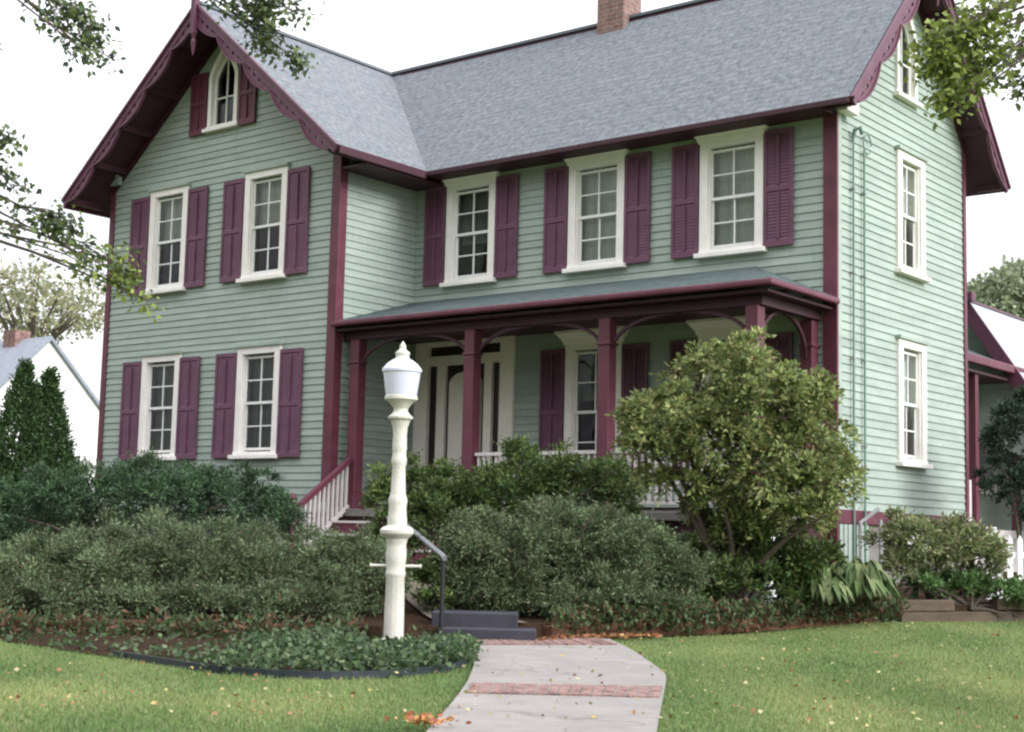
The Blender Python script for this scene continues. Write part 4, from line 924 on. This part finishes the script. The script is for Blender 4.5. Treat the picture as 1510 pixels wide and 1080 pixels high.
# ------------------------------------------------------------------ leafy branches reaching in from trees beside the view
def overhang(name, label, trunk, clusters, cols, leafsize, limb_r=.06, n_per=260, crown_extra=None, colw=None):
    base = Vector(trunk); s, Z = inv(base.x, base.y); base.z = float(ground(s, Z)) if Z < float(Zb(s)) else .5
    root = thing(name, label, 'tree', tuple(base)); H = 6.8
    mb = MB(); mb.tube([(0, 0, -.2), (.05, .02, 2), (-.05, .05, 4), (.05, 0, H), (.1, .1, H+2.5)], [.34, .27, .22, .16, .05], 14); mb.build('trunk', 'bark', root)
    lm = MB(); Ps = []; Ds = []; Ts = []
    for cl_ in clusters:
        p, r, dens, up_from = cl_[:4]; tt_ = cl_[4] if len(cl_) > 4 else (1., 1., 1.)
        p = Vector(p); a = Vector((0, 0, up_from if up_from else H-.8)); b = p-base; mid = a.lerp(b, .5)+Vector((0, 0, .35)); pts = []
        for k in range(9): t = k/8; pts.append(a*(1-t)**2+mid*2*t*(1-t)+b*t*t+Vector((rnd.uniform(-.04, .04), rnd.uniform(-.04, .04), rnd.uniform(-.03, .03))))
        lm.tube(pts, [limb_r*(1-.88*k/8) for k in range(9)], 6)
        nt_ = max(3, int(dens*7))
        for j in range(nt_):
            st_ = pts[rnd.choice((6, 7, 8, 8))]; q = b+Vector((rnd.gauss(0, r[0]*.5),)*1+(0, 0)) if 0 else b+RH*rnd.gauss(0, r[0]*.5)+FH*rnd.gauss(0, r[0]*.5)+Vector((0, 0, rnd.gauss(-.02, r[1]*.5)))
            m1 = st_.lerp(q, .5)+Vector((0, 0, .04)); lm.tube([st_, m1, q], [.007, .005, .002], 4)
            for i in range(int(n_per*dens/nt_)):
                t = rnd.random()**.6; c = st_.lerp(q, t) if t < .6 else m1.lerp(q, rnd.random()); sp = .05
                c = c+Vector((rnd.gauss(0, sp), rnd.gauss(0, sp), rnd.gauss(-.01, sp)))+base; Ts.append(tt_); Ps.append(c); Ds.append(Vector((rnd.gauss(0, .7), rnd.gauss(0, .7), -.5)))
    lm.build('limbs', 'bark', root)
    leafcloud('foliage', np.array(Ps), np.array(Ds), leafsize, .62, cols, 'leaf', root, .35, .4, tuple(base), colw, tint=np.array(Ts))
    return root
TC = [(.035, .06, .035), (.055, .09, .04), (.10, .15, .04), (.14, .19, .05)]
c1 = [(at(u, v, Z), r, d, f) for u, v, Z, r, d, f in (
    (105, 15, 10.5, (.16, .10), 1.1, 5.5), (140, 45, 10.5, (.10, .12), 1.1, 5.5), (120, 75, 10.4, (.10, .06), .6, 5.5), (160, 90, 10.5, (.04, .09), .4, 5.5), (390, 5, 11, (.16, .10), 1.2, 6.5), (435, 18, 11, (.16, .12), 1.3, 6.5), (390, 62, 11.1, (.10, .10), 1.0, 6.5), (440, 88, 11.1, (.12, .07), .8, 6.5), (410, 50, 11, (.1, .1), .6, 6.5),
    (10, 200, 9.6, (.12, .08), .6, 4), (5, 250, 9.6, (.10, .10), .5, 4), (35, 275, 9.7, (.08, .06), .3, 4), (75, 325, 9.8, (.12, .06), .8, 3.6), (110, 340, 9.8, (.08, .08), .6, 3.6), (25, 340, 9.7, (.06, .05), .25, 3.6), (120, 375, 9.8, (.06, .06), .3, 3.6))]
c1 += [(at(u, v, 10.2), r, d, 3.2, (1.7, 1.6, 1.0)) for u, v, r, d in ((182, 400, (.10, .11), 1.0), (216, 438, (.07, .06), .45), (165, 385, (.05, .05), .4))]
c1 += [(at(u, v, 10.2), r, d, 5) for u, v, r, d in ((-90, 250, (.4, .4), 2), (-150, 60, (.5, .4), 3))]
overhang('shade_tree', 'leafy tree whose twigs hang into the top left in front of the house', SZ(-5.6, 9.4), c1, [(.05, .075, .05), (.07, .11, .055), (.12, .16, .06), (.15, .19, .07)], .05, .03)
c2 = [(at(u, v, Z), r, d, 5.) for u, v, Z, r, d in (
    (1385, 55, 8.6, (.11, .08), 1.5), (1395, 90, 8.6, (.10, .11), 2.2), (1398, 135, 8.6, (.05, .08), 1.3), (1375, 95, 8.6, (.05, .05), .5), (1435, 45, 8.7, (.08, .05), .6), (1405, 165, 8.6, (.04, .04), .4), (1358, 88, 8.6, (.03, .03), .25))]
c2 += [(at(u, v, Z), r, d, 5., (.45, .5, .75)) for u, v, Z, r, d in (
    (1478, 90, 9.3, (.06, .06), .3), (1495, 125, 9.3, (.05, .06), .3), (1470, 12, 9.3, (.08, .04), .25), (1505, 60, 9.3, (.07, .05), .25), (1545, 110, 9.3, (.15, .2), 1.2), (1600, 20, 9.3, (.4, .3), 3))]
overhang('shade_tree', 'bright green leafy tree whose twigs hang over the right gable', SZ(5.2, 8.9), c2, [(.16, .21, .045), (.2, .25, .055), (.24, .29, .07), (.1, .14, .04)], .05, .028)
# ------------------------------------------------------------------ distant trees
def far_tree(label, u, v, Z, rw_, rh, cols, n=5000, seed=1, lsize=.2, cat='tree', trunk_h=None, nb=14):
    c = np.array(at(u, v, Z)); base = (c[0], c[1], .0); root = thing('deciduous_tree', label, 'tree', base); bl = []
    g = np.random.default_rng(seed)
    for k in range(nb):
        d = g.normal(0, 1, 3); d /= np.linalg.norm(d); p = c+RHn*d[0]*rw_*.75+FHn*d[1]*rw_*.6+np.array([0, 0, 1])*d[2]*rh*.75; q = g.uniform(.28, .5)
        bl.append((p, np.array([rw_*q, rw_*q, rh*q*.8])))
    P, out = shoots(bl, n, .5, .25); Q, Dd, _ = sprays(P, out, 4, lsize*2, -.2, .1, .6)
    leafcloud('crown', Q, Dd, lsize, .7, cols, 'leaf', root, .3, .8, base)
    mb = MB(); b = Vector(base); cz = c[2]
    mb.tube([(0, 0, -.3), (.1, 0, cz*.5), (0, .1, cz)], [.35, .28, .14], 10)
    mb.build('trunk', 'bark', root); lm = MB()
    for p, r in bl: q = Vector(p)-b; lm.tube([(0, 0, cz*.55), Vector((0, 0, cz*.8)).lerp(q, .5), q], [.13, .08, .03], 6)
    lm.build('limbs', 'bark', root)
far_tree('thin yellowing tree far off behind the white neighbour house', 45, 455, 62, 3.0, 1.9, [(.30, .30, .17), (.36, .34, .22), (.22, .25, .15)], 1500, 2, .18, nb=16)
far_tree('pale green tree far behind the rear wing at the right', 1505, 435, 55, 1.7, 1.1, [(.24, .29, .18), (.3, .34, .22)], 2200, 4, .17)
far_tree('slender pale tree top left of the pale green tree behind the rear wing', 1447, 430, 58, .35, .6, [(.2, .24, .16)], 300, 5, .14, nb=5)
# ------------------------------------------------------------------ neighbour house
def neighbour():
    Z = 42.; A = Vector(at(73, 496, Z)); g = (RH*.62+FH*.78); g.z = 0; g.normalize(); nn = (RH*.78-FH*.62); nn.normalize()
    base = Vector((A.x, A.y, 0)); root = thing('neighbour_house', 'white gabled neighbour house with blue-grey roof beyond the arborvitae', 'house', tuple(base)); h = A.z; w2 = 4.4; ez = h-w2
    def W(a, b, z): return g*a+nn*b+Vector((0, 0, z))          # a along gable, b out of gable
    mb = MB(); Dp = 9
    mb.poly([W(-w2+.2, 0, -.3), W(w2-.2, 0, -.3), W(w2-.2, 0, ez+.1), W(0, 0, h-.1), W(-w2+.2, 0, ez+.1)]); mb.poly([W(-w2+.2, -Dp, -.3), W(-w2+.2, 0, -.3), W(-w2+.2, 0, ez+.1), W(-w2+.2, -Dp, ez+.1)])
    mb.poly([W(w2-.2, 0, -.3), W(w2-.2, -Dp, -.3), W(w2-.2, -Dp, ez+.1), W(w2-.2, 0, ez+.1)]); mb.poly([W(w2-.2, -Dp, -.3), W(-w2+.2, -Dp, -.3), W(-w2+.2, -Dp, ez+.1), W(0, -Dp, h-.1), W(w2-.2, -Dp, ez+.1)])
    mb.build('wall', 'white_wall', root)
    for s in (-1, 1):
        mb = MB(); P = [W(0, .12, h), W(0, -Dp-.2, h), W(s*(w2+.2), -Dp-.2, ez-.2), W(s*(w2+.2), .12, ez-.2)]; mb.poly(P); mb.poly([p-Vector((0, 0, .12)) for p in reversed(P)])
        for i in range(4): j = (i+1) % 4; mb.poly([P[i], P[j], P[j]-Vector((0, 0, .12)), P[i]-Vector((0, 0, .12))])
        mb.build('roof', 'grey_roof', root)
    for b in (-1.6, -3.4):
        c = W(.0, b, h-.8); mb = MB(); mb.box(c.x-.3, c.x+.3, c.y-.25, c.y+.25, c.z, c.z+(1.05 if b > -2 else 1.35)); mb.build('chimney', 'paver', root)
neighbour()
# ------------------------------------------------------------------ picket fence
pf = thing('picket_fence', 'white picket fence at the right edge behind the green shrub', 'fence', SZ(6.62, 20.4, .5), math.atan2(RH.y, RH.x))
mb = MB(); mb.box(0, 2.4, -.0, .04, .25, .33).box(0, 2.4, .0, .04, .62, .70); mb.build('rail', 'white_wall', pf)
pk = MB(); f_ = lambda a, b, t: (a, t, b)
pk.prism([(0, 0), (.075, 0), (.075, .86), (.0375, .93), (0, .86)], f_, -.025, -.004); me = pk.mesh('picket', 'white_wall')
for k in range(17): q = bpy.data.objects.new('picket', me); COL.objects.link(q); q.parent = pf; q.location = (.03+k*.14, 0, 0)
mb = MB(); mb.box(-.12, -.01, -.06, .05, -.1, 1.0).box(-.14, .01, -.08, .07, 1.0, 1.03); mb.build('post', 'white_wall', pf)
# ------------------------------------------------------------------ lamp post
LZ = 13.93; K = LZ/F
lb = at(580, 945, LZ); lp = thing('lamp_post', 'cream turned iron lamp post with white acorn globe beside the path', 'lamp post', (lb.x, lb.y, .2)); zb0 = .2
def zl_(v): return at(586, v, LZ).z-zb0
def prof(L): return [((r*.93 if r < 13 else r*.97)*K, zl_(v)) for v, r in L]
mb = MB(); mb.lathe(prof([(965, 16), (945, 15.5), (900, 15), (852, 14), (849, 15.5), (845, 15.5), (842, 14.5), (838, 14.5), (832, 14.5), (828, 15.5), (818, 16), (808, 15), (803, 15), (800, 16), (795, 17), (791, 22), (787, 25.5), (782, 26), (778, 22), (775, 15), (765, 15), (760, 14), (748, 13.5), (741, 14.5), (736, 14.5), (732, 13), (727, 12), (700, 10.8), (686, 10.5), (682, 12), (676, 12.5), (671, 11), (664, 11), (660, 12), (655, 11.5), (640, 11), (628, 12), (618, 15), (615, 19), (612, 19.5), (609, 15), (604, 11.5), (600, 11.5), (596, 14), (590, 19), (587, 24)]), 72, (0, 0), lambda i: i in (2, 3, 23, 24, 25, 31, 32, 38, 39, 40)); mb.build('post', 'lampiron', lp)
mb = MB(); mb.lathe(prof([(1000, 24), (951, 24), (948, 21), (943, 19), (941, 16)]), 32); mb.build('base_ring', 'lampiron', lp)
mb = MB(); mb.lathe(prof([(587, 24), (586, 25.5), (581, 25.5), (580, 24.5)]), 32); mb.build('globe_collar', 'lampiron', lp)
mb = MB(); mb.lathe(prof([(580, 24), (570, 25.5), (556, 27.5), (545, 29)]), 32); mb.build('globe', 'opal', lp)
mb = MB(); mb.lathe(prof([(545, 29), (544, 31), (540, 31), (536, 28), (531, 23.5), (526, 16.5), (523, 11.5)]), 32); mb.build('globe_cap', 'opal', lp)
mb = MB(); mb.lathe(prof([(523, 11.5), (519, 10.5), (517, 12), (514, 12), (511, 7), (508, 5), (505, 5.5), (502, 4), (497, .8)]), 24); mb.build('finial', 'lampiron', lp)
mb = MB(); zc = zl_(835); d = RH*(36*K); mb.tube([-d+Vector((0, 0, zc)), d+Vector((0, 0, zc))], .014, 8)
for s in (-1, 1): mb.tube([d*s*.99+Vector((0, 0, zc)), d*s*1.06+Vector((0, 0, zc))], .02, 8)
mb.build('ladder_bar', 'lampiron', lp)
# ------------------------------------------------------------------ grass blades
EPs = sorted([inv(p.x, p.y) for p in EP]); es = np.array([e[0] for e in EPs]); ez_ = np.array([e[1] for e in EPs])
pls = np.array([inv(p.x, p.y) for p in PL]); prs = np.array([inv(p.x, p.y) for p in PR])
def grass():
    n = 330000; g = RNG; Z = 7.2+(21-7.2)*g.random(n)**1.25; s = g.uniform(-1, 1, n)*(Z*.40+.3)
    lim = np.where(s < -.35, np.interp(s, es, ez_, right=14.), Zb(s)-.12); keep = Z < lim
    lo = np.interp(Z, pls[::-1, 1], pls[::-1, 0]); hi = np.interp(Z, prs[::-1, 1], prs[::-1, 0]); keep &= ~((s > lo+.01) & (s < hi-.01) & (Z < 14.75))
    s, Z = s[keep], Z[keep]; n = len(s); z = ground(s, Z)
    P = np.array(SZ(0, 0))[None, :]+s[:, None]*RHn+Z[:, None]*FHn; P[:, 2] = z-.005
    D = np.stack([g.normal(0, .45, n), g.normal(0, .45, n), np.ones(n)], 1)
    patch = np.sin(P[:, 0]*1.3+np.sin(P[:, 1]*.9)*1.5)*np.sin(P[:, 1]*1.1+1)+np.sin(P[:, 0]*3.1+P[:, 1]*2.3)*.5
    tn = np.clip(1+.22*patch, .6, 1.5)[:, None]*(1+np.array([.25, .02, .1])*patch[:, None]*.6)
    o = leafcloud('grass', P, D, .034, .16, [(.125, .20, .065), (.165, .235, .08), (.205, .245, .10), (.26, .25, .14)], 'leaf', None, .3, .1, (0, 0, 0), [.3, .4, .22, .08], tint=tn)
    tag(o, 'short mown green lawn grass', 'grass', kind='stuff')
grass()
def litter(n, f, name, label, size, lay=.012, cols=((.36, .29, .12), (.28, .14, .07), (.38, .34, .18), (.22, .11, .05))):
    P = np.array([f() for _ in range(n)]); D = RNG.normal(0, 1, P.shape); D[:, 2] *= .12
    # flat leaves: build with nearly horizontal blades
    o = leafcloud(name, P, D, size, .7, cols, 'litter', None, .4, .05); tag(o, label, 'leaves', kind='stuff')
def anywhere():
    while 1:
        Z = 8.5+10*rnd.random()**1.3; s = rnd.uniform(-1, 1)*Z*.37; lim = float(np.interp(s, es, ez_)) if s < -.35 else float(Zb(s))-.2
        if Z < lim: break
    return SZ(s, Z, float(ground(s, Z))+.04+rnd.random()*.012)
litter(480, anywhere, 'fallen_leaves', 'scattered yellow and brown fallen leaves on lawn and path', .034)
def heap():
    c = G(622, 1082); p = Vector((c.x, c.y, 0))+RH*rnd.gauss(0, .07)+FH*rnd.gauss(0, .05); return Vector((p.x, p.y, pz(p)+.05+rnd.random()*.05))
litter(70, heap, 'leaf_heap', 'small heap of orange fallen leaves at the left edge of the path', .045, cols=((.45, .2, .07), (.5, .3, .12), (.3, .1, .05)))
def by_steps():
    s = rnd.uniform(.3, 1.6); Z = float(Zb(s))-.2-rnd.random()*.35; return SZ(s, Z, float(ground(s, Z))+.045+rnd.random()*.02)
litter(420, by_steps, 'dry_leaves', 'rust-coloured dry leaves gathered along the edging right of the steps', .045, cols=((.28, .11, .05), (.36, .2, .09), (.2, .08, .04)))
